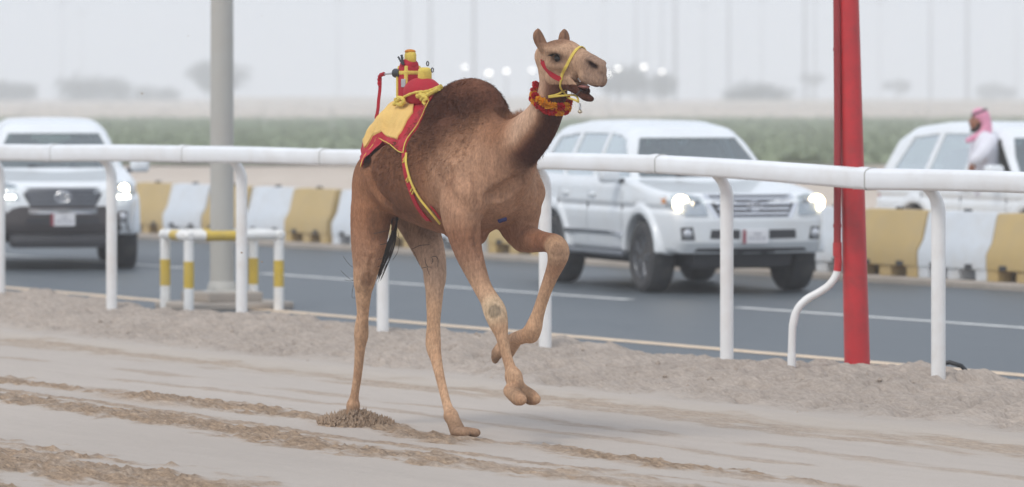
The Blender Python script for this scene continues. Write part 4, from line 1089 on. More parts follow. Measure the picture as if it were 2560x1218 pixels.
# fur: tufts of hair standing off the hump, withers and throat
def hair(name, n, sel, length, width, seed, lean, m, colr=None, jit=.35):
    rs = np.random.RandomState(seed); tri = BV[BF]; cen = tri.mean(1); nor = np.cross(tri[:, 1] - tri[:, 0], tri[:, 3] - tri[:, 0]); nor /= np.maximum(np.linalg.norm(nor, axis=1), 1e-9)[:, None]
    ok = np.where(sel(cen))[0]; f = rs.choice(ok, n); p = cen[f] + rs.normal(size=(n, 3)) * .004; nn = nor[f]
    d = nn * .45 + np.array(lean) + rs.normal(size=(n, 3)) * jit * .5; d /= np.linalg.norm(d, axis=1)[:, None]
    L = length * (0.5 + rs.rand(n))[:, None]; sd = np.cross(d, rs.normal(size=(n, 3))); sd /= np.linalg.norm(sd, axis=1)[:, None]
    V = np.zeros((n * 4, 3)); w = width
    V[0::4] = p - sd * w - nn * .004; V[1::4] = p + sd * w - nn * .004; V[2::4] = p + d * L * .6 + sd * w * .55; V[3::4] = p + d * L
    Fq = np.arange(n * 4).reshape(-1, 4)
    T = np.concatenate([Fq[:, [0, 1, 2]], Fq[:, [0, 2, 3]]])
    clump_ = fbm(p[:, 0] * 26 + p[:, 1] * 9, p[:, 2] * 20, seed + 60); cc = (col[BF[f, 0]] * (0.84 + 0.34 * rs.rand(n) + 0.7 * (clump_ - .5))[:, None]).repeat(4, 0)
    o = mesh_obj(name, V, T, m, camel, smooth=False, col=cc); o['kind'] = 'stuff'; return o
M_fur = mat_attr('fur_strands', 0.9, 40, 0.05, 0.0, 60, spec=0.03, mid=6, mvar=.05)
hrs = np.random.RandomState(9)
hair('hump_fur', 60000, lambda c: (c[:, 2] > 1.45 + .30 * hrs.rand(len(c))) & (c[:, 0] > -.60) & (c[:, 0] < .44 - .12 * hrs.rand(len(c))), .018, .0011, 1, (-.30, 0, -.85), M_fur, jit=.5)
hair('nape_fur', 1200, lambda c: (c[:, 0] > .40) & (c[:, 0] < .66) & (np.abs(c[:, 1]) < .035) & (c[:, 2] > 1.80), .030, .0009, 3, (-.2, 0, .5), M_fur)
hair('throat_fur', 2600, lambda c: (c[:, 0] > .60) & (c[:, 0] < 1.15) & (np.abs(c[:, 1]) < .06) & (c[:, 2] < np.interp(c[:, 0], npts[:, 0], npts[:, 2]) - .06) & (c[:, 2] > 1.5), .016, .0010, 4, (.1, 0, -.6), M_fur)
# tail: stalk with long dark hair blown between the hind legs
M_tail = mat('tail_hair', (0.035, 0.022, 0.016), 0.7, 0.3, 30)
tl = [J(905, 410, 0.0) + np.array([-.10, 0, 0]), J(930, 470, .02) + np.array([-.25, 0, 0]), J(985, 540, .10) , J(975, 610, .08), J(955, 660, .05)]
tp = catmull(np.array([(-1.12, 0, 1.56), (-1.19, .02, 1.45), tuple(J(985, 535, .02)), tuple(J(982, 575, .02))]), 5)
MB().tube([tuple(p) for p in tp], list(np.linspace(.030, .012, len(tp))), 10).build('tail', mat('tail_skin', tuple(c3(120, 86, 66)), .9, .2), camel, True)
rt = np.random.RandomState(4); tb = MB()
for k in range(46):
    a = rt.normal(size=2) * .6; s0 = np.array((987, 545)) + rt.normal(size=2) * 4
    path = [J(*s0, .02), J(983 + a[0] * 5, 585, .02), J(968 + a[0] * 9, 630 + a[1] * 6, .0), J(944 + a[0] * 7, 690 + a[1] * 14, -.02 + .02 * a[1])]
    tb.tube([tuple(p) for p in catmull(np.array(path), 5)], list(np.linspace(.0045, .001, 16)), 5)
for pts in (((990, 560), (998, 600), (994, 630), (982, 650)), ((985, 575), (992, 592), (1000, 600)), ((905, 640), (885, 668), (868, 655), (858, 640)), ((900, 668), (885, 700), (866, 690), (852, 676)), ((900, 690), (880, 702), (862, 700)), ((905, 700), (885, 712), (880, 742), (888, 745))):
    tb.tube([tuple(p) for p in catmull(np.array([J(a, b, -.02) for a, b in pts]), 5)], .0013, 5)
tb.build('tail_hair', M_tail, camel, True)
# ink strokes painted on the thighs
M_ink = mat('ink_stroke', (0.05, 0.04, 0.035), 0.8, 0.2)
def stroke(pts, r=.0020, name='ink_mark', m=None, lift=.001):
    q = catmull(np.array(pts, dtype=float), 5); P = onskin(q[:, 0], q[:, 1]); 
    return MB().tube([tuple(p) for p in P], r, 6).build(name, m or M_ink, camel, True)
for pts in (((935, 584), (955, 580), (975, 575)), ((950, 612), (965, 609), (976, 605)), ((945, 648), (958, 647)), ((943, 668), (952, 664)),
            ((1033, 622), (1050, 614), (1074, 612)), ((1062, 646), (1065, 660), (1070, 668)), ((1053, 671), (1066, 668), (1079, 668)), ((1079, 643), (1082, 652), (1079, 660)), ((1080, 642), (1090, 642), (1095, 650), (1094, 668)), ((1068, 670), (1074, 688))):
    stroke(pts)
stroke(((1030, 620), (1040, 640), (1048, 662)), .002)
# blue mark under the breast
stroke(((1246, 552), (1254, 549), (1264, 546)), .017, 'blue_mark', mat('blue_cloth', (0.03, 0.035, 0.14), .8, .1))
# ================================================================== SADDLE CLOTH, GIRTH, ROBOT JOCKEY, COLLAR, HALTER
def to_world(p): return uvw(CU + p[0], CV + p[1], p[2])
def rig(name, label, cat, p):           # a worn thing whose base sits at animal-frame point p
    o = thing(name, label, cat, to_world(p), RZ); return o, tuple(p)
M_ycloth = mat('yellow_cotton', srgb(226, 188, 112), 0.9, 0.10, 9, 0.4, 90, dirt=srgb(208, 156, 82), dscale=5, damt=.45)
M_yrope = mat('yellow_rope', srgb(216, 190, 88), 0.85, 0.18, 30, 0.6, 140)
M_rcloth = mat('red_velvet', srgb(170, 18, 40), 0.8, 0.15, 12, 0.3, 90)
M_blk = mat('black_plastic', (0.025, 0.025, 0.03), 0.45, 0.1)
M_steel = mat('steel_rod', (0.55, 0.55, 0.56), 0.3, 0.1, metal=1.0)
M_grey = mat('grey_panel', srgb(170, 168, 172), 0.5, 0.1)
tf = Field()
for pr in cf.p[:2]: tf.p.append(pr)
for s in (-1, 1): tf.add(ellip((-.84, s * .155, 1.50), (.20, .10, .19)), 0.06)
tf.add(sweep([(-1.06, 0, 1.62, .12, .14), (-.92, 0, 1.72, .15, .17), (-.74, 0, 1.80, .15, .185), (-.52, 0, 1.82, .14, .16)], sub=2), 0.10)
TSK = Skin(*tf.mesh(0.013))
AXZ = 1.50
def sp(P):      # point -> (x, angle round the barrel)
    return np.stack([P[:, 0], np.arctan2(P[:, 1], P[:, 2] - AXZ)], 1)
def drape(Q, off):
    Q = np.asarray(Q); d = np.stack([0 * Q[:, 0], np.sin(Q[:, 1]), np.cos(Q[:, 1])], 1)
    c = np.stack([Q[:, 0], 0 * Q[:, 0], 0 * Q[:, 0] + AXZ], 1); P = TSK.hit(c + d * .9, -d, 1.2)[0]
    return P + d * np.reshape(off, (-1, 1))
def cloth_mesh(Q, off, rings=20, step=.035, thick=.006, seed=0):
    B = resample(Q, step); c = B.mean(0); n = len(B)
    P2 = np.concatenate([c[None] + (B - c) * (1 - r / rings) for r in range(rings)] + [c[None]])
    wr = (fbm(P2[:, 0] * 9 + seed, P2[:, 1] * 5, 3 + seed) - .5) * .030 + (fbm(P2[:, 0] * 3 + P2[:, 1] * 7, P2[:, 1] * 2, 8 + seed) - .5) * .015
    P = drape(P2, off + wr); lo = drape(P2[:n], off - thick * 2 + wr[:n])
    Fc = [(r * n + j, r * n + (j + 1) % n, (r + 1) * n + (j + 1) % n, (r + 1) * n + j) for r in range(rings - 1) for j in range(n)]
    Fc += [((rings - 1) * n + j, (rings - 1) * n + (j + 1) % n, rings * n) for j in range(n)]
    m = len(P); Fc += [(j, m + j, m + (j + 1) % n, (j + 1) % n) for j in range(n)]
    return np.concatenate([P, lo]), Fc
def polyq(pts, ridge):
    A = onskin([p[0] for p in pts], [p[1] for p in pts], TSK); Q = sp(A)
    R = np.array([(J(x, y, 0)[0], 0.0) for x, y in ridge]); return np.concatenate([Q, R])
redQ = polyq([(1094, 232), (1068, 268), (1030, 338), (1012, 384), (992, 376), (951, 350), (937, 362), (914, 392), (905, 418)], [(903, 392), (918, 352), (940, 306), (980, 268), (1020, 240), (1060, 226), (1098, 214)])
yelQ = polyq([(1042, 256), (1034, 288), (1010, 328), (995, 352), (956, 334), (934, 345), (914, 374)], [(908, 384), (922, 350), (942, 306), (982, 268), (1022, 240)])
saddle, so_ = rig('saddle_cloth', 'yellow cotton saddle cloth with red border draped behind the camel hump', 'saddle cloth', (-.75, 0, 1.70))
lowQ = lambda Q: np.stack([Q[:, 0], -Q[:, 1]], 1)
for Q in (redQ, lowQ(redQ)):
    mesh_obj('red_border', *cloth_mesh(Q, .010), M_rcloth, saddle, off=so_)
for Q in (yelQ, lowQ(yelQ)):
    mesh_obj('yellow_panel', *cloth_mesh(Q, .022, seed=0), M_ycloth, saddle, off=so_)
MB().tube([tuple(p) for p in drape(np.array([(q[0], q[1]) for q in catmull(redQ[:4], 6)]), .014)], .0035, 6).build('piping', M_yrope, saddle, True, off=so_)
MB().tube([tuple(p) for p in drape(np.array([(q[0], q[1]) for q in catmull(redQ[3:9], 5)]), .010)], .003, 6).build('piping', M_yrope, saddle, True, off=so_)
# cushion dome, ropes and knots
cq = J(1056, 232, 0.0); MB().sphere(tuple(cq), (.155, .105, .095), 24, 16).build('cushion', M_rcloth, saddle, True, off=so_)
def rope(pts, r, name='rope', m=None, y=-.10, par=None, off=None):
    P = catmull(np.array([J(a, b, y) for a, b in pts]), 5); k = len(P)
    rr = [r * (1 + .18 * math.sin(i * 2.1)) for i in range(k)]
    MB().tube([tuple(p) for p in P], rr, 8).build(name, m or M_yrope, par or saddle, True, off=off or so_)
rope([(1003, 250), (1015, 240), (1040, 231), (1062, 229), (1080, 224), (1102, 214)], .008, y=-.11)
rope([(1044, 240), (1058, 238), (1072, 232), (1090, 226), (1103, 217)], .016, y=-.10)
rope([(1050, 236), (1064, 240), (1080, 232), (1098, 222)], .013, y=-.12)
rope([(985, 262), (994, 252), (1004, 246), (1010, 254), (1002, 262), (990, 258)], .012, 'knot', y=-.12)
rope([(988, 250), (998, 244), (1008, 250), (1006, 262)], .011, 'knot', y=-.12)
rope([(1052, 250), (1060, 242), (1068, 248), (1058, 254), (1064, 262)], .010, 'knot', y=-.13)
# girth: red strap with twisted yellow cord
def skinpath(pts, lift, fld=None):
    q = catmull(np.array(pts, dtype=float), 5); P, G = onskin(q[:, 0], q[:, 1], fld, True)
    return P + G * lift, G
def ribbon(P, G, w, name, m, par, off, th=.004):
    P = np.asarray(P); T = np.gradient(P, axis=0); T /= np.linalg.norm(T, axis=1)[:, None]; B = np.cross(G, T); B /= np.linalg.norm(B, axis=1)[:, None]
    n = len(P); V = np.concatenate([P - B * w / 2, P + B * w / 2, P - B * w / 2 - G * th, P + B * w / 2 - G * th]); Fc = []
    for i in range(n - 1): Fc += [(i, i + 1, n + i + 1, n + i), (2 * n + i, 3 * n + i, 3 * n + i + 1, 2 * n + i + 1), (i, 2 * n + i, 2 * n + i + 1, i + 1), (n + i, n + i + 1, 3 * n + i + 1, 3 * n + i)]
    return MB().add(V, Fc).build(name, m, par, True, off=off)
gp = [(1012, 380), (1013, 410), (1018, 440), (1027, 472), (1040, 506), (1056, 532), (1072, 550)]
P, G = skinpath(gp, .008); ribbon(P, G, .040, 'girth_strap', M_rcloth, saddle, so_)
mp = P * np.array([1, -1, 1]); mg = G * np.array([1, -1, 1]); ribbon(mp, mg, .040, 'girth_strap', M_rcloth, saddle, so_)
bel = np.array([P[-1], (P[-1] + mp[-1]) / 2 + np.array((0.02, 0, -.05)), mp[-1]]); bel = catmull(bel, 6); ribbon(bel, np.repeat([[0, 0, -1.0]], len(bel), 0), .03, 'girth_strap', M_rcloth, saddle, so_)
yp = [(1020, 385), (1020, 412), (1029, 446), (1040, 472), (1053, 494), (1077, 524), (1103, 556)]
P, G = skinpath(yp, .014); MB().tube([tuple(p) for p in P], .0058, 8, ell=(1.2, .7)).build('girth_cord', M_yrope, saddle, True, off=so_)
MB().tube([(p[0], -p[1], p[2]) for p in P], .0058, 8, ell=(1.2, .7)).build('girth_cord', M_yrope, saddle, True, off=so_)
for (a, b), (c, d) in (((1011, 408), (1021, 396)), ((1012, 402), (1019, 390)), ((1019, 452), (1027, 438)), ((1022, 456), (1030, 444)), ((1034, 484), (1041, 470)), ((1030, 478), (1037, 466))):
    P, G = skinpath([(a, b), ((a + c) / 2, (b + d) / 2), (c, d)], .012); MB().tube([tuple(p) for p in P], .0045, 6).build('cord_stitch', M_yrope, saddle, True, off=so_)
P, G = skinpath([(1078, 514), (1090, 528), (1102, 545)], .010); ribbon(P, G, .012, 'girth_strap', M_rcloth, saddle, so_)

# ---- robot jockey strapped on the saddle
rb0 = J(1023, 318, 0.0)
robot, ro_ = rig('robot_jockey', 'small red and yellow robot jockey with whip strapped behind the camel hump', 'robot jockey', rb0)
ZT = J(1020, 160, 0)[2]; zc_ = (rb0[2] + ZT) / 2; hh_ = ZT - rb0[2]; bx0 = rb0[0]
MB().box((bx0, 0, zc_), (.115, .115, hh_), .03, seg=3).build('body', M_rcloth, robot, True, off=ro_)
MB().sphere((bx0, 0, ZT - .01), (.058, .058, .045), 18, 12).build('hood', M_rcloth, robot, True, off=ro_)
MB().box((bx0, 0, J(1020, 182, 0)[2]), (.122, .122, .026), .008).build('strap', M_yrope, robot, True, off=ro_)
for sx, sy in ((-1, -1), (1, -1), (-1, 1), (1, 1)):
    MB().tube([(bx0 + sx * .050, sy * .050, rb0[2] - .02), (bx0 + sx * .050, sy * .050, ZT - .06), (bx0 + sx * .040, sy * .042, ZT - .015)], .0125, 8).build('edge_binding', M_yrope, robot, True, off=ro_)
MB().box((bx0 + .035, -.0595, J(1026, 208, 0)[2]), (.05, .008, .05), .003).build('window_panel', M_grey, robot, off=ro_)
MB().box((bx0 + .015, 0, J(1020, 139, 0)[2] - .01), (.085, .06, .085), .03, seg=3).build('top_roll', M_yrope, robot, True, off=ro_)
MB().sphere((bx0 + .012, 0, J(1020, 124, 0)[2] - .012), (.04, .032, .014), 14, 8).build('roll_lining', mat('orange_lining', srgb(190, 120, 40), .9), robot, True, off=ro_)
fp_ = J(1068, 185, 0.0); MB().box((fp_[0] - .03, 0, fp_[2] - .01), (.075, .075, .10), .025, seg=3).build('front_pouch', M_yrope, robot, True, off=ro_)
for k in range(2):
    q = J(1069 + 12 * k, 166 + 16 * k, -.045); MB().tube([tuple(q + np.array((.0, 0, 0.016)) + .013 * np.array((math.cos(a), 0, math.sin(a)))) for a in np.linspace(0, 6.1, 12)], .0035, 6).build('carabiner', M_blk, robot, True, off=ro_)
rope([(1006, 160), (1000, 150), (996, 143)], .006, 'lever', M_blk, -.06, robot, ro_)
rope([(1008, 162), (1006, 150), (1004, 138)], .008, 'lever', M_blk, -.06, robot, ro_)
q0 = J(996, 183, -.05); q1 = J(988, 183, -.05)
MB().tube([tuple(q0 + np.array((.02, .01, 0))), tuple(q1)], .028, 14).build('motor_hub', M_blk, robot, True, off=ro_)
MB().tube([tuple(q1), tuple(J(958, 186, -.05))], [.007, .005], 8).build('whip_arm', M_steel, robot, True, off=ro_)
rope([(960, 185), (951, 189), (948, 200), (949, 215)], .012, 'whip_knot', M_rcloth, -.05, robot, ro_)
P = catmull(np.array([J(a, b, -.05) for a, b in ((950, 195), (949, 225), (946, 250), (944, 275), (939, 298))]), 4)
ribbon(P, np.repeat([[.3, -1.0, 0]], len(P), 0), .024, 'whip_strap', M_rcloth, robot, ro_)
MB().tube([tuple(p) for p in catmull(np.array([J(a, b, -.03) for a, b in ((985, 265), (968, 278), (950, 292), (940, 304))]), 4)], .006, 6).build('cable', mat('maroon_cable', srgb(80, 40, 48), .7), robot, True, off=ro_)

# ---- pompom collar
colr, co_ = rig('pompom_collar', 'collar of red and yellow wool pompoms round the camel neck', 'collar', J(1375, 250, 0.03))
cp = catmull(np.array([(1326, 214), (1336, 236), (1352, 256), (1376, 270), (1402, 272), (1424, 262)], dtype=float), 6)
PR = onskin(cp[:, 0], cp[:, 1]); 
mirr = lambda P: np.stack([P[:, 0] + .0, .06 - P[:, 1], P[:, 2]], 1)
loop = np.concatenate([PR, mirr(PR)[::-1]])
ax_ = loop.mean(0)
M_pr = mat('red_wool', srgb(190, 22, 28), .95, .25, 60); M_py = mat('yellow_wool', srgb(226, 158, 22), .95, .25, 60)
def pom(m, seed):
    rs = np.random.RandomState(seed); n = 240; d = rs.normal(size=(n, 3)); d /= np.linalg.norm(d, axis=1)[:, None]; s_ = np.cross(d, rs.normal(size=(n, 3))); s_ /= np.linalg.norm(s_, axis=1)[:, None]
    L = (.018 + .010 * rs.rand(n))[:, None]; V = np.zeros((n * 3, 3)); V[0::3] = d * .004 - s_ * .005; V[1::3] = d * L - s_ * .004; V[2::3] = d * L + s_ * .0045
    b = MB().add(V, np.arange(n * 3).reshape(-1, 3)); b.sphere((0, 0, 0), .014, 10, 7); return b.build('pompom', m, colr)
poms = [pom(M_pr, 1), pom(M_py, 2)]; usedp = [0, 0]; seg = np.linalg.norm(np.diff(loop, axis=0), axis=1); cl = np.concatenate([[0], np.cumsum(seg)])
n_p = int(cl[-1] / .036)
for k in range(n_p):
    s_ = cl[-1] * k / n_p; p = np.array([np.interp(s_, cl, loop[:, i]) for i in range(3)])
    out = p - ax_; out[2] *= .3; out /= max(np.linalg.norm(out), 1e-6); ci = k % 2
    for row in (-1, 1):
        c_ = (k + (row > 0) + (k * 7 % 5 == 0)) % 2
        o = poms[c_] if not usedp[c_] else poms[c_].copy()
        if usedp[c_]: C.objects.link(o); o.parent = colr
        usedp[c_] = 1; q = p + out * .014 + np.array((.005, 0, .0135)) * row - np.array(co_)
        o.location = tuple(q); o.rotation_euler = (k * 1.3, row + k * .7, k * 2.1)
MB().tube([tuple(p) for p in loop] + [tuple(loop[0])], .008, 8).build('cord', M_rcloth, colr, True, off=co_)

# ---- halter
halt, ha_ = rig('halter', 'rope halter with yellow noseband and red cheek strap on the camel head', 'halter', H(.05, 0, -.1))
def hmir(P): q = (P - HO) @ HM.T; q[:, 1] *= -1; return HO + q @ HM
P, G = skinpath([(1444, 122), (1434, 134), (1420, 158), (1408, 180), (1403, 200)], .005)
ribbon(P, G, .017, 'noseband', M_yrope, halt, ha_, .006); Pm = hmir(P); q = (G @ HM.T) * np.array([1, -1, 1]); ribbon(Pm, q @ HM, .017, 'noseband', M_yrope, halt, ha_, .006)
top_ = catmull(np.array([P[0], (P[0] + Pm[0]) / 2 + hu * .012, Pm[0]]), 5); ribbon(top_, np.repeat(hu[None], len(top_), 0), .017, 'noseband', M_yrope, halt, ha_, .006)
P, G = skinpath([(1356, 154), (1364, 170), (1378, 185), (1392, 194), (1405, 199)], .005); ribbon(P, G, .030, 'cheek_strap', M_rcloth, halt, ha_, .006)
Pm = hmir(P); q = (G @ HM.T) * np.array([1, -1, 1]); ribbon(Pm, q @ HM, .030, 'cheek_strap', M_rcloth, halt, ha_, .006)
bk = catmull(np.array([P[0], H(-.16, -.05, -.0), H(-.205, 0, .0), H(-.16, .05, -.0), Pm[0]]), 5); gb = bk - H(-.05, 0, .0); gb /= np.linalg.norm(gb, axis=1)[:, None]; ribbon(bk, gb, .022, 'cheek_strap', M_rcloth, halt, ha_, .006)
q = catmull(np.array([(1404, 200), (1402, 215), (1408, 228), (1422, 244)], dtype=float), 5); P = onskin(q[:, 0], q[:, 1]) + np.array((0, -.004, 0))
e1 = H(.09, -.01, -.215); Pt = np.concatenate([P, catmull(np.array([P[-1], J(1436, 250, .01), J(1446, 255, .03)]), 4)[1:]])
MB().tube([tuple(p) for p in Pt], .006, 8).build('jaw_rope', M_yrope, halt, True, off=ha_)
Pm = hmir(P); Pt2 = np.concatenate([Pm, catmull(np.array([Pm[-1], H(.07, .02, -.2), J(1446, 255, .03)]), 4)[1:]]); MB().tube([tuple(p) for p in Pt2], .006, 8).build('jaw_rope', M_yrope, halt, True, off=ha_)
rc = J(1450, 268, .03); MB().tube([tuple(rc + .020 * np.array((math.cos(a) * .6, -math.cos(a) * .6, math.sin(a)))) for a in np.linspace(0, 6.28, 18)], .0035, 6).build('ring', M_steel, halt, True, off=ha_)
MB().sphere(tuple(rc + np.array((0, 0, -.026))), (.014, .014, .011), 12, 8).build('bell', mat('brass_bell', (.55, .48, .36), .35, .1, metal=.8), halt, True, off=ha_)
MB().tube([tuple(J(1441, 238, .02)), tuple(J(1446, 232, .02)), tuple(J(1453, 225, .02))], .004, 6).build('bit', M_blk, halt, True, off=ha_)

# ================================================================== SAND THROWN UP BY THE HIND FOOT
rs = np.random.RandomState(12); sprayV = []; sprayF = []
sp_c = J(885, 1062, -.10)
mbs = MB()
ug, vg = np.meshgrid(np.linspace(-.36, .36, 66), np.linspace(-.24, .24, 46), indexing='ij')
rr = np.sqrt((ug / .34) ** 2 + (vg / .22) ** 2); hz_ = np.clip(1 - rr, 0, 1) ** 0.8 * .085 + (fbm(ug * 30 + 9, vg * 30, 4) - .5) * .045 * (rr < 1.05) - .012
mbs.add(np.stack([ug.ravel() + sp_c[0] + .02, vg.ravel() + sp_c[1], hz_.ravel()], 1), grid_faces(66, 46))
for k in range(1500):
    a = rs.rand() * 6.28; q = rs.rand() ** .7; x0 = sp_c[0] + .02 + .33 * q * math.cos(a); y0 = sp_c[1] + .21 * q * math.sin(a)
    hgt = .105 * (1 - q * .8) * rs.rand() ** .6 + .005; r = .004 + .007 * rs.rand(); t = rs.rand(4) * .5 + .7; ln_ = 1.5 + 1.6 * rs.rand(); dz = rs.rand() * .9
    mbs.add([(x0 + r * t[0], y0, hgt), (x0 - r * t[1], y0, hgt), (x0, y0 + r * t[2], hgt), (x0, y0 - r * t[3], hgt), (x0 + r * .4 * math.cos(a) * ln_, y0, hgt + r * ln_), (x0, y0, hgt - r * 1.4)], [(0, 2, 4), (2, 1, 4), (1, 3, 4), (3, 0, 4), (2, 0, 5), (1, 2, 5), (3, 1, 5), (0, 3, 5)])
M_spray = mat('damp_churned_sand', (0.34, 0.245, 0.17), .95, .3, 25)
for (fx0, fy0, r0) in ((355, 234, .008), (250, 213, .004), (196, 220, .004), (604, 632, .009), (655, 655, .008), (690, 600, .004), (470, 90, .004), (655, 40, .004), (1130, 1118, .006), (760, 1050, .008)):
    q = J(fx0, fy0, -.1); mbs.sphere(tuple(q), (r0, r0 * .8, r0 * .6), 6, 4)
o = mbs.build('sand_spray', M_spray); o.location = uvw(CU, CV, 0.0); o.rotation_euler = (0, 0, RZ)
tag(o, 'brown heap of churned sand thrown up round the camel hind foot', 'sand', kind='stuff')
# ================================================================== WHITE OFF-ROAD CARS
M_paint = mat('white_car_paint', (0.76, 0.79, 0.81), 0.25, 0.02, 2, coat=0.6, dirt=(0.60, 0.56, 0.50), dscale=1.4, damt=0.25)
M_trim = mat('dark_trim', (0.045, 0.045, 0.05), 0.6, 0.15)
M_chrome = mat('chrome', (0.72, 0.72, 0.74), 0.18, 0.05, metal=1.0)
M_tyre = mat('dusty_tyre', (0.045, 0.045, 0.047), 0.85, 0.25, 8, 0.4, 40, dirt=(0.16, 0.14, 0.12), dscale=5, damt=.5)
M_rim = mat('alloy_rim', (0.20, 0.21, 0.23), 0.35, 0.1, metal=0.8)
M_int = mat('grey_interior', (0.16, 0.155, 0.15), 0.8, 0.15)
M_seat = mat('beige_seat', (0.34, 0.31, 0.27), 0.8, 0.1)
M_glassS = glass('side_glass', (0.85, 0.94, 0.93), 0.52)
M_glassW = glass('windscreen_glass', (0.50, 0.66, 0.68), 0.18)
M_lens = glass('lamp_lens', (0.9, 0.92, 0.93), 0.10)
M_refl = mat('lamp_reflector', (0.62, 0.63, 0.65), 0.25, 0.05, metal=0.7)
M_lit = emit('lit_headlamp', (1.0, 0.78, 0.50), 13.0)
M_litw = emit('lit_side_lamp', (1.0, 0.95, 0.86), 7.0)
M_amber = mat('amber_lens', (0.6, 0.22, 0.03), 0.2, 0.05)
M_taill = mat('red_lens', (0.35, 0.012, 0.012), 0.2, 0.05)
M_plate = mat('plate_white', (0.72, 0.72, 0.74), 0.5, 0.04)
M_plater = mat('plate_maroon', (0.28, 0.03, 0.05), 0.5, 0.04)
M_plateg = mat('plate_print', (0.42, 0.42, 0.45), 0.6, 0.05)
M_bumper = mat('grey_bumper', (0.085, 0.075, 0.075), 0.65, 0.15)
LOW = [(2.30, .44), (2.37, .56), (2.38, .80), (2.33, 1.00), (2.18, 1.09), (1.12, 1.20), (.95, 1.22), (-2.45, 1.22), (-2.62, 1.08), (-2.62, .60), (-2.50, .48), (-1.0, .42), (1.0, .42), (1.9, .42)]
GRN = [(1.16, 1.10), (.42, 1.70), (.18, 1.81), (-.4, 1.87), (-1.4, 1.875), (-2.05, 1.82), (-2.33, 1.68), (-2.54, 1.15), (-2.54, 1.10)]
INN = [(.90, .80), (.95, 1.14), (.34, 1.655), (.14, 1.74), (-1.4, 1.79), (-2.0, 1.74), (-2.24, 1.62), (-2.42, 1.15), (-2.42, .8)]
def f_low(P):
    x, y, z = P[:, 0], P[:, 1], P[:, 2]; ay = np.abs(y)
    xs = x + .15 * (ay / .95) ** 2 * sstep(.9, 2.1, x) + .02 * sstep(.55, .7, z) * 0
    W = .965 - .05 * ((z - .80) / .45) ** 2 - .17 * np.clip((x - 1.6) / .76, 0, 1.2) ** 2 - .10 * np.clip((-2.0 - x) / .62, 0, 1.2) ** 2
    W = W - .02 * np.exp(-((z - .92) / .03) ** 2)
    return smax(polydist(LOW, xs, z), ay - W, .09)
def f_grn(P):
    x, y, z = P[:, 0], P[:, 1], P[:, 2]; ay = np.abs(y)
    xs = x + .12 * (ay / .8) ** 2 * sstep(-.2, .8, x)
    return smax(polydist(GRN, xs, z + .03 * (ay / .7) ** 2), ay - (.93 - .30 * (z - 1.15) / .70), .17)
def f_flare(P):
    x, y, z = P[:, 0], P[:, 1], P[:, 2]; ay = np.abs(y); d = np.full(len(P), 9.0)
    for ax in (1.425, -1.425):
        r = np.sqrt((x - ax) ** 2 + (z - .39) ** 2); d = np.minimum(d, np.maximum(np.maximum(np.abs(r - .50) - .055, np.abs(ay - .90) - .085), .44 - z))
    return d
def f_well(P):
    x, y, z = P[:, 0], P[:, 1], P[:, 2]; ay = np.abs(y); d = np.full(len(P), 9.0)
    for ax in (1.425, -1.425):
        r = np.sqrt((x - ax) ** 2 + (z - .39) ** 2); d = np.minimum(d, np.maximum(r - .465, .60 - ay))
    return d
def f_cab(P):
    x, y, z = P[:, 0], P[:, 1], P[:, 2]; ay = np.abs(y)
    xs = x + .12 * (ay / .8) ** 2 * sstep(-.2, .8, x)
    return np.maximum(polydist(INN, xs, z), ay - (.85 - .30 * np.maximum(z - 1.15, 0) / .70))
WIN = [[(.74, 1.245), (.26, 1.64), (.08, 1.69), (-.24, 1.715), (-.24, 1.245)], [(-.33, 1.245), (-.33, 1.715), (-1.14, 1.715), (-1.22, 1.245)], [(-1.33, 1.25), (-1.27, 1.71), (-1.88, 1.66), (-2.12, 1.27)]]
WSC = [(-.74, 1.245), (.74, 1.245), (.68, 1.45), (.57, 1.67), (-.57, 1.67), (-.68, 1.45)]
RWN = [(-.62, 1.27), (.62, 1.27), (.55, 1.64), (-.55, 1.64)]
def f_win(P):
    x, y, z = P[:, 0], P[:, 1], P[:, 2]; ay = np.abs(y); d = np.full(len(P), 9.0)
    for w in WIN: d = np.minimum(d, np.maximum(polydist(w, x, z), .55 - ay))
    d = np.minimum(d, np.maximum(polydist(WSC, y, z), .15 - x)); return np.minimum(d, np.maximum(polydist(RWN, y, z), x + 2.15))
big = (np.array((-2.75, -1.05, .25)), np.array((2.5, 1.05, 2.0)))
car_out = Field().add((f_low, *big), 0).add((f_grn, *big), .03).add((f_flare, *big), .05)
car_full = Field(); car_full.p = list(car_out.p); car_full.add((f_well, *big), .02, 'd').add((f_cab, *big), .0, 'd').add((f_win, *big), .012, 'd')
CARV, CARF = car_full.mesh(0.0155, big[0], big[1])
CSK = Skin(*car_out.mesh(0.02, big[0], big[1]))
def cpatch(poly, axis, start, off=.004, step=.05, rings=5, thick=.012, center=None):
    B = resample(poly, step); c = np.array(center) if center is not None else B.mean(0); n = len(B)
    P2 = np.concatenate([c[None] + (B - c) * (1 - r / rings) for r in range(rings)] + [c[None]]); s0 = np.full(len(P2), float(start)); sg = np.sign(start)
    if axis == 'x': P0 = np.stack([s0, P2[:, 0], P2[:, 1]], 1); d = np.array([-sg, 0, 0.])
    else: P0 = np.stack([P2[:, 0], s0, P2[:, 1]], 1); d = np.array([0, -sg, 0.])
    P = CSK.hit(P0, np.repeat(d[None], len(P0), 0), 5.0)[0] - d * off
    Fc = [(r * n + j, r * n + (j + 1) % n, (r + 1) * n + (j + 1) % n, (r + 1) * n + j) for r in range(rings - 1) for j in range(n)]
    Fc += [((rings - 1) * n + j, (rings - 1) * n + (j + 1) % n, rings * n) for j in range(n)]
    m = len(P); Fc += [(j, m + j, m + (j + 1) % n, (j + 1) % n) for j in range(n)]
    return np.concatenate([P, P[:n] + d * thick]), Fc
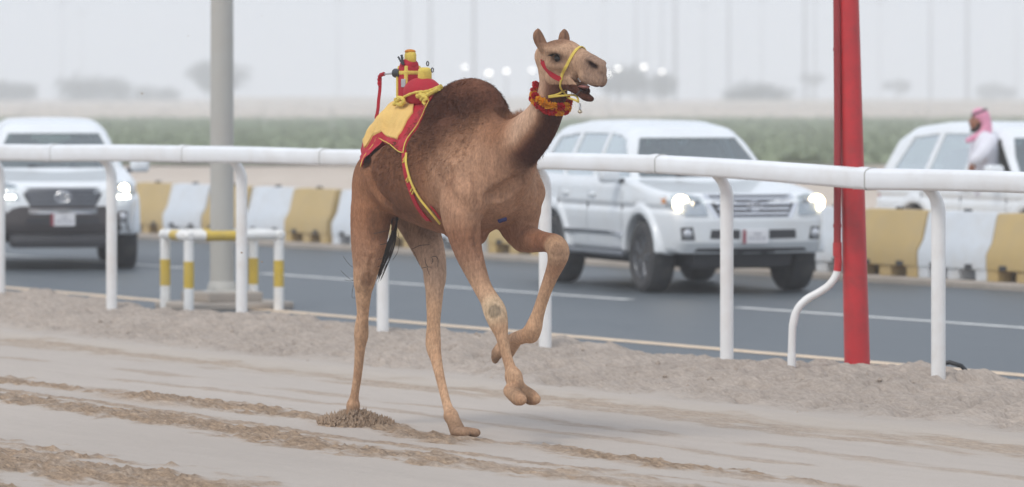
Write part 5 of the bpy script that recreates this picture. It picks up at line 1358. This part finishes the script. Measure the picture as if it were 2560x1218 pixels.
def pat(name, poly, axis, start, m, par, **k): return MB().add(*cpatch(poly, axis, start, **k)).build(name, m, par, True)
def rect(y0, y1, z0, z1): return [(y0, z0), (y1, z0), (y1, z1), (y0, z1)]
def grow(poly, k):
    c = np.mean(poly, axis=0); return [tuple(c + (np.array(p) - c) * k) for p in poly]
def front_at(y, z): return float(CSK.hit([(3.0, y, z)], [(-1.0, 0, 0)], 5)[0][0][0])
_cache = {}
def shared(key, fn):
    if key not in _cache: _cache[key] = fn(); return _cache[key], True
    o = _cache[key].copy(); C.objects.link(o); return o, False
def wheel(par, x, y):
    sy = 1 if y > 0 else -1; root = 'wL' if sy > 0 else 'wR'
    def tyre():
        b = .285 / 2; prof = [(.24, -b * .8), (.30, -b), (.345, -b * .98), (.378, -b * .82), (.39, -b * .5), (.392, 0), (.39, b * .5), (.378, b * .82), (.345, b * .98), (.30, b), (.24, b * .8)]
        return MB().lathe(prof, axis='y', n=40).build('tyre', M_tyre, None, True)
    def rim():
        m = MB().lathe([(.245, .075 * sy), (.235, .12 * sy), (.222, .10 * sy), (.215, .03 * sy)], axis='y', n=36)
        for k in range(5):
            a = 2 * math.pi * k / 5 + .3
            for da in (-.16, .16):
                p0 = (.05 * math.sin(a + da), .095 * sy, .05 * math.cos(a + da)); p1 = (.225 * math.sin(a + da * .9), .105 * sy, .225 * math.cos(a + da * .9)); m.tube([p0, p1], [.022, .018], 6, ell=(1, .7))
        m.lathe([(.0, .11 * sy), (.05, .11 * sy), (.065, .09 * sy), (.065, .0)], axis='y', n=20)
        m.lathe([(.0, .02 * sy), (.215, .025 * sy)], axis='y', n=30)
        return m.build('rim', M_rim, None, True)
    t, _ = shared('tyre', tyre); t.parent = par; t.location = (x, y, .39)
    r, _ = shared('rim' + root, rim); r.parent = t; r.location = (0, 0, 0)
    return t
def emblem(par, x, y, z, k):
    b = MB(); E = lambda cy, cz, ry, rz: [(x, y + cy + ry * math.cos(a), z + cz + rz * math.sin(a)) for a in np.linspace(0, 2 * math.pi, 25)]
    b.tube(E(0, 0, .075 * k, .052 * k), .008 * k, 6); b.tube(E(0, 0, .025 * k, .048 * k), .007 * k, 6); b.tube(E(0, .020 * k, .052 * k, .022 * k), .007 * k, 6)
    b.build('emblem', M_chrome if k < 1.2 else M_refl, par, True)
def make_car(name_label, loc, psi, variant, open_window=False):
    rz = -(math.pi / 2 - psi)
    car = thing('off_road_car', name_label, 'car', loc, rz)
    if 'body' not in _cache:
        o = mesh_obj('body', CARV, CARF, M_paint, car); _cache['body'] = o
    else:
        o = _cache['body'].copy(); C.objects.link(o); o.parent = car
    bodyo = o
    for s in (-1, 1):
        for k, w in enumerate(WIN):
            if open_window and s < 0 and k == 0: continue
            pat('window', grow(w, 1.03), 'y', 3.0 * s, M_glassS, bodyo, off=-.020, thick=.004)
        for xs_ in ((-.285, -.285), (-1.27, -1.24), (.86, .80)):
            pat('door_seam', [(xs_[0] - .005, .52), (xs_[0] + .005, .52), (xs_[1] + .005, 1.20), (xs_[1] - .005, 1.20)], 'y', 3.0 * s, M_trim, bodyo, off=.001, rings=2, thick=.003)
        for hx in (-.12, -1.02):
            MB().box((hx, s * .962, 1.04), (.20, .04, .035), .012).build('door_handle', M_paint, bodyo, True)
        MB().box((0, s * .94, .40), (1.95, .16, .06), .02).build('side_step', M_rim, car, True)
        pat('side_moulding', rect(-.95, .92, .60, .65), 'y', 3.0 * s, M_chrome if variant == 'b' else M_paint, bodyo, off=.008, rings=2)
        mir = MB().box((.74, s * 1.07, 1.27), (.14, .24, .17), .05, seg=3).build('mirror', M_paint, car, True)
        MB().box((.655, s * 1.07, 1.27), (.02, .19, .13), .004).build('mirror_glass', M_chrome, mir)
        MB().tube([(.74, s * .90, 1.20), (.74, s * 1.0, 1.22)], .03, 8).build('mirror_arm', M_trim, mir, True)
        pat('tail_lamp', [(s * .70, .90), (s * .90, .90), (s * .90, 1.18), (s * .74, 1.18)], 'x', -3.0, M_taill, car, off=.004)
        wheel(car, 1.425, s * .825); wheel(car, -1.425, s * .825)
    pat('windscreen', grow(WSC, 1.03), 'x', 3.0, M_glassW, bodyo, off=-.016, thick=.004, rings=7)
    pat('rear_window', grow(RWN, 1.03), 'x', -3.0, M_glassS, bodyo, off=-.016, thick=.004)
    MB().tube([(front_at(.3, 1.235) - .03, .3, 1.245), (front_at(-.35, 1.26) - .01, -.35, 1.27)], .010, 6).build('wiper', M_trim, bodyo, True)
    # inside
    MB().box((.80, 0, 1.06), (.36, 1.50, .26), .08, seg=3).build('dashboard', M_int, car, True)
    MB().box((-.9, 0, .82), (3.0, 1.6, .05)).build('cabin_floor', M_int, car)
    for s in (-1, 1):
        st_ = MB().box((.02, s * .38, 1.0), (.52, .50, .22), .07, seg=3).build('seat', M_seat, car, True)
        MB().box((-.24, s * .38, 1.28), (.16, .48, .62), .06, seg=3).build('backrest', M_seat, st_, True)
        MB().box((-.27, s * .38, 1.64), (.10, .26, .16), .04, seg=3).build('headrest', M_seat, st_, True)
    st_ = MB().box((-.95, 0, 1.0), (.50, 1.30, .22), .07, seg=3).build('rear_bench', M_seat, car, True)
    MB().box((-1.20, 0, 1.26), (.16, 1.30, .54), .06, seg=3).build('backrest', M_seat, st_, True)
    MB().tube([(.52 + .05 * math.sin(a), .38 + .18 * math.cos(a), 1.20 + .17 * math.sin(a)) for a in np.linspace(0, 6.28, 22)], .014, 8).build('steering_wheel', M_trim, car, True)
    # underside
    MB().box((-.1, 0, .40), (4.3, 1.15, .26), .06).build('underbody', M_trim, car, True)
    for ax in (1.425, -1.425): MB().tube([(ax, -.72, .38), (ax, -.12, .36), (ax, .12, .36), (ax, .72, .38)], [.05, .08, .08, .05], 10).build('axle', M_trim, car, True)
    MB().box((-2.66, 0, .68), (.10, 1.7, .22), .05, seg=3).build('rear_bumper', M_paint, car, True)
    for s in (-1, 1): MB().box((-2.0, s * .55, .42), (.04, .35, .25), .01).build('mud_flap', M_trim, car)
    # the face
    dz = -.05 if variant == 'a' else 0.0
    G = [(-.40, .84 + dz), (-.48, .98 + dz), (-.46, 1.07 + dz), (.46, 1.07 + dz), (.48, .98 + dz), (.40, .84 + dz)]
    gr = pat('grille', G, 'x', 3.0, M_trim, car, off=.008, rings=4)
    if variant == 'b':
        pat('grille_surround', grow(G, 1.12), 'x', 3.0, M_chrome, car, off=.003, rings=3)
    for k in range(4):
        z0 = .875 + .053 * k + dz; w = .40 + .05 * k / 3
        pat('grille_bar', rect(-w, w, z0 - .011, z0 + .013), 'x', 3.0, M_chrome if variant == 'b' else M_rim, gr, off=.022, rings=2, thick=.02, step=.08)
    emblem(gr, front_at(0, .96 + dz) + .03, 0, .955 + dz, 1.0 if variant == 'b' else 1.25)
    for s in (-1, 1):
        HL = [(s * .53, .86), (s * .56, 1.05), (s * .76, 1.10), (s * .90, 1.07), (s * .90, .95), (s * .78, .86)]
        hl_ = pat('headlight', HL, 'x', 3.0, M_refl, car, off=.002, rings=4)
        pat('lens', HL, 'x', 3.0, M_lens, hl_, off=.024, rings=4, thick=.02)
        yy = .79
        if variant == 'b':
            bx_ = front_at(s * yy, .985); MB().lathe([(0, .0), (.050, .002), (.080, .008), (.088, .0), (.088, -.03)], (bx_ + .004, s * yy, .985), 'x', 20).build('lamp_bulb', M_lit, hl_, True)
            bx_ = front_at(s * .63, .97); MB().lathe([(0, .0), (.05, .003), (.055, -.01)], (bx_ + .006, s * .63, .97), 'x', 16).build('low_beam', M_chrome, hl_, True)
        else:
            bx_ = front_at(s * .72, .92); pat('lamp_bulb', rect(*sorted((s * .58, s * .84)), .885, .925), 'x', 3.0, M_litw, hl_, off=.010, rings=2)
            if s > 0:
                bx_ = front_at(s * .76, 1.0); MB().lathe([(0, .0), (.058, .004), (.062, -.02)], (bx_ + .008, s * .76, 1.0), 'x', 16).build('lamp_bulb', M_lit, hl_, True)
        pat('turn_signal', [(s * .885, .96), (s * .925, .97), (s * .925, 1.05), (s * .89, 1.05)], 'x', 3.0, M_amber, hl_, off=.006, rings=2)
        FB = [(s * .66, .59), (s * .80, .585), (s * .81, .725), (s * .69, .73)]
        fb = pat('fog_lamp_bezel', FB, 'x', 3.0, M_trim if variant == 'b' else M_bumper, car, off=.004, rings=3)
        bx_ = front_at(s * .738, .655); MB().lathe([(0, .012), (.045, .008), (.055, .0), (.055, -.02)], (bx_ + .008, s * .738, .655), 'x', 16).build('fog_lamp', M_refl, fb, True)
    if variant == 'b':
        for s in (-1, 1): pat('bumper_slot', [(s * .17, .60), (s * .50, .605), (s * .49, .70), (s * .17, .70)], 'x', 3.0, M_trim, car, off=.004, rings=3)
        pat('lower_valance', [(-.70, .43), (.70, .43), (.62, .50), (-.62, .50)], 'x', 3.0, M_trim, car, off=.004, rings=3)
    else:
        pat('lower_bumper', [(-.84, .42), (.84, .42), (.80, .60), (.62, .76), (.52, .79), (-.52, .79), (-.62, .76), (-.80, .60)], 'x', 3.0, M_bumper, car, off=.012, rings=6, thick=.03)
        pat('bumper_bar', rect(-.42, .42, .70, .765), 'x', 3.0, M_chrome, car, off=.03, rings=2, thick=.03)
        for s in (-1, 1): pat('bumper_slot', [(s * .16, .57), (s * .46, .575), (s * .44, .65), (s * .16, .65)], 'x', 3.0, M_trim, car, off=.018, rings=3)
        MB().box((2.2, 0, .36), (.3, 1.3, .16), .05).build('skid_plate', M_trim, car, True)
    px0 = front_at(0, .62) + .028
    pl = MB().box((px0, 0, .625), (.012, .30, .155), .006).build('number_plate', M_plate, car)
    MB().box((px0 + .006, -.132, .625), (.006, .036, .150), .001).build('plate_band', M_plater, pl)
    MB().box((px0 + .006, .02, .655), (.004, .09, .020)).build('plate_script', M_plateg, pl)
    for k in range(6): MB().box((px0 + .006, -.078 + .036 * k, .608), (.004, .016 + .004 * (k % 2), .045)).build('plate_mark', M_plateg, pl)
    return car
a19 = math.radians(19)
FAx = (2.31, 50.0)
car_mid = make_car('white off-road car with round headlights glowing and chrome grille on the road', (FAx[0] - 1.425 * math.sin(a19), FAx[1] + 1.425 * math.cos(a19), ROAD_Z), a19, 'b')
a8 = math.radians(9)
fx_, fy_ = -1123.0 / F * 56.0, 56.0
car_left = make_car('white off-road car with dark grey bumper and silver bar near the lamp post', (fx_ - 2.35 * math.sin(a8), fy_ + 2.35 * math.cos(a8), ROAD_Z), a8, 'a')
a24 = math.radians(24)
rwx, rwy = 1030.0 / F * 57.0, 57.0           # its rear near wheel
hx_, hy_ = math.sin(a24), -math.cos(a24); lx_, ly_ = -hy_, hx_
ox, oy = rwx + 1.425 * hx_ + .825 * lx_, rwy + 1.425 * hy_ + .825 * ly_
car_right = make_car('white off-road car behind the barriers with a man leaning from its window', (ox, oy, -.14), a24, 'b', open_window=True)

# ================================================================== THE MAN IN THE WINDOW
wx, wy = ox + .10 * hx_ - 1.02 * lx_, oy + .10 * hy_ - 1.02 * ly_
PD_ = wy; psc = F / PD_
PX0 = (2458 - 1280) / psc
man = thing('person', 'bearded man in white robe and pink headscarf leaning out of the car window', 'person', (PX0, PD_, HC - (440 - HOR) / psc), 0)
def Q(px, py, y=0.0): return np.array([(px - 2458) / psc, y, (440 - py) / psc])
def ps(px, py, y, w, h=None): return (*Q(px, py, y), w, h if h is not None else w)
YL = (0, 1, 0)
M_skin = mat('brown_skin', srgb(150, 100, 76), .55, .08, 12)
M_robe = mat('white_cotton_robe', (0.74, 0.74, 0.80), .85, .05, 5, .3, 30)
M_scarf = mat('pink_check_scarf', srgb(222, 150, 175), .9, .25, 90, .3, 60)
M_beard = mat('black_beard', (0.018, 0.014, 0.012), .9, .2, 60)
pb = Field()
pb.add(sweep([ps(2462, 470, .06, .15, .12), ps(2466, 440, .05, .15, .12), ps(2464, 400, .03, .16, .12), ps(2462, 360, 0, .18, .11), ps(2460, 345, 0, .15, .08)], YL, 3), .04)
pb.add(sweep([ps(2456, 345, 0, .055), ps(2450, 322, 0, .052)], YL, 1), .03)
pb.add(sweep([ps(2446, 300, 0, .075, .095), ps(2441, 308, 0, .070, .085), ps(2437, 322, 0, .052, .05)], YL, 2), .02)
pb.add(sweep([ps(2426, 300, 0, .012, .014), ps(2423.5, 306, 0, .016, .012)], YL, 1), .015)
for s in (-1, 1): pb.add(ellip(Q(2447, 304, s * .075), (.016, .010, .03)), .01)
pb.add(sweep([ps(2472, 350, -.17, .065), ps(2462, 380, -.215, .05), ps(2450, 398, -.225, .042), ps(2438, 402, -.22, .034), ps(2430, 407, -.215, .028)], YL, 3), .03)
pb.add(sweep([ps(2470, 350, .17, .065), ps(2476, 385, .20, .05), ps(2462, 410, .16, .04), ps(2450, 418, .14, .03)], YL, 3), .03)
for hy0, hxp, hyp in ((-.215, 2430, 407), (.14, 2450, 418)):
    c = Q(hxp, hyp, hy0)
    pb.add(sweep([(*c, .026, .034), (c[0] - .02, c[1], c[2] - .05, .022, .040)], YL, 1), .012)
    for k, (dx, ln_) in enumerate(((-.034, .06), (-.012, .072), (.010, .070), (.030, .056))):
        pb.add(sweep([(c[0] - .02 + dx * .8, c[1], c[2] - .075, .0085, .0085), (c[0] - .024 + dx, c[1] + .006, c[2] - .085 - ln_ * .5, .008, .008), (c[0] - .02 + dx, c[1] + .022, c[2] - .08 - ln_, .0068, .0068)], YL, 1), .006)
    pb.add(sweep([(c[0] - .038, c[1] + .004, c[2] - .025, .010, .010), (c[0] - .060, c[1] + .014, c[2] - .060, .009, .009), (c[0] - .058, c[1] + .024, c[2] - .09, .007, .007)], YL, 1), .008)
for s in (-1, 1):      # legs inside the car
    pb.add(sweep([ps(2464, 470, s * .09 + .10, .085), ps(2480, 480, s * .10 + .45, .07), (.13, s * .10 + .52, -.42, .05, .05)], YL, 1), .04)
V, Fq = pb.mesh(.0085); mesh_obj('body', V, Fq, M_skin, man)
rbF = Field()
rbF.add(sweep([ps(2463, 474, .06, .17, .14), ps(2462, 440, .05, .175, .19), ps(2460, 400, .03, .185, .19), ps(2460, 364, 0, .200, .165), ps(2459, 345, 0, .15, .095)], YL, 3), .04)
rbF.add(sweep([ps(2474, 352, -.165, .085), ps(2456, 378, -.215, .085), ps(2440, 394, -.225, .078), ps(2432, 400, -.22, .062)], YL, 3), .03)
rbF.add(sweep([ps(2472, 352, .165, .085), ps(2478, 385, .20, .072), ps(2465, 408, .16, .056)], YL, 3), .03)
rbF.add(sweep([ps(2456, 344, 0, .066), ps(2453, 333, 0, .060)], YL, 1), .02)
for s in (-1, 1): rbF.add(sweep([ps(2464, 470, s * .09 + .10, .105), ps(2480, 480, s * .10 + .45, .10), (.13, s * .10 + .52, -.34, .09, .09)], YL, 1), .05)
V, Fq = rbF.mesh(.010); mesh_obj('robe', V, Fq, M_robe, man)
sF = Field()
sF.add(sweep([ps(2453, 290, 0, .100, .085), ps(2448, 287, 0, .096, .080)], YL, 1), .02)
sF.add(sweep([ps(2456, 292, 0, .100, .09), ps(2465, 312, 0, .100, .07), ps(2470, 335, 0, .11, .05), ps(2476, 352, 0, .12, .03)], YL, 3), .03)
sF.add(sweep([ps(2462, 322, -.075, .035, .05), ps(2448, 336, -.09, .03, .04), ps(2430, 345, -.11, .025, .035), ps(2416, 352, -.13, .018, .03)], YL, 2), .02)
sF.add(sweep([ps(2462, 322, .075, .035, .05), ps(2448, 338, .09, .03, .04)], YL, 2), .02)
sF.add(sweep([ps(2425, 304, 0, .062, .075), ps(2436, 310, 0, .066, .075)], YL, 1), .01, 'd')
V, Fq = sF.mesh(.009); mesh_obj('headscarf', V, Fq, M_scarf, man)
rg = [Q(2448, 279) + np.array((.088 * math.cos(a), .092 * math.sin(a), .035 * math.cos(a) - .005)) for a in np.linspace(0, 2 * math.pi, 26)]
MB().tube([tuple(p) for p in rg], .013, 8).build('head_cord', M_blk, man, True)
bF = Field(); bF.add(sweep([ps(2441, 322, -.055, .02, .025), ps(2433, 325, -.03, .022, .028), ps(2430, 326, 0, .024, .03), ps(2433, 325, .03, .022, .028), ps(2441, 322, .055, .02, .025)], YL, 2), .02)
bF.add(sweep([ps(2446, 310, -.068, .012, .02), ps(2441, 322, -.055, .016, .02)], YL, 1), .02)
bF.add(sweep([ps(2425.5, 314, -.025, .008, .008), ps(2424, 313, 0, .009, .009), ps(2425.5, 314, .025, .008, .008)], YL, 1), .01)
V, Fq = bF.mesh(.006); mesh_obj('beard', V, Fq, M_beard, man)
for s in (-1, 1):
    MB().sphere(tuple(Q(2430, 300, s * .032)), (.010, .013, .008), 8, 6).build('eye', M_eye, man, True)
    MB().tube([tuple(Q(2428, 296, s * .012)), tuple(Q(2428, 295, s * .035)), tuple(Q(2432, 296.5, s * .055))], .005, 5).build('eyebrow', M_beard, man, True)
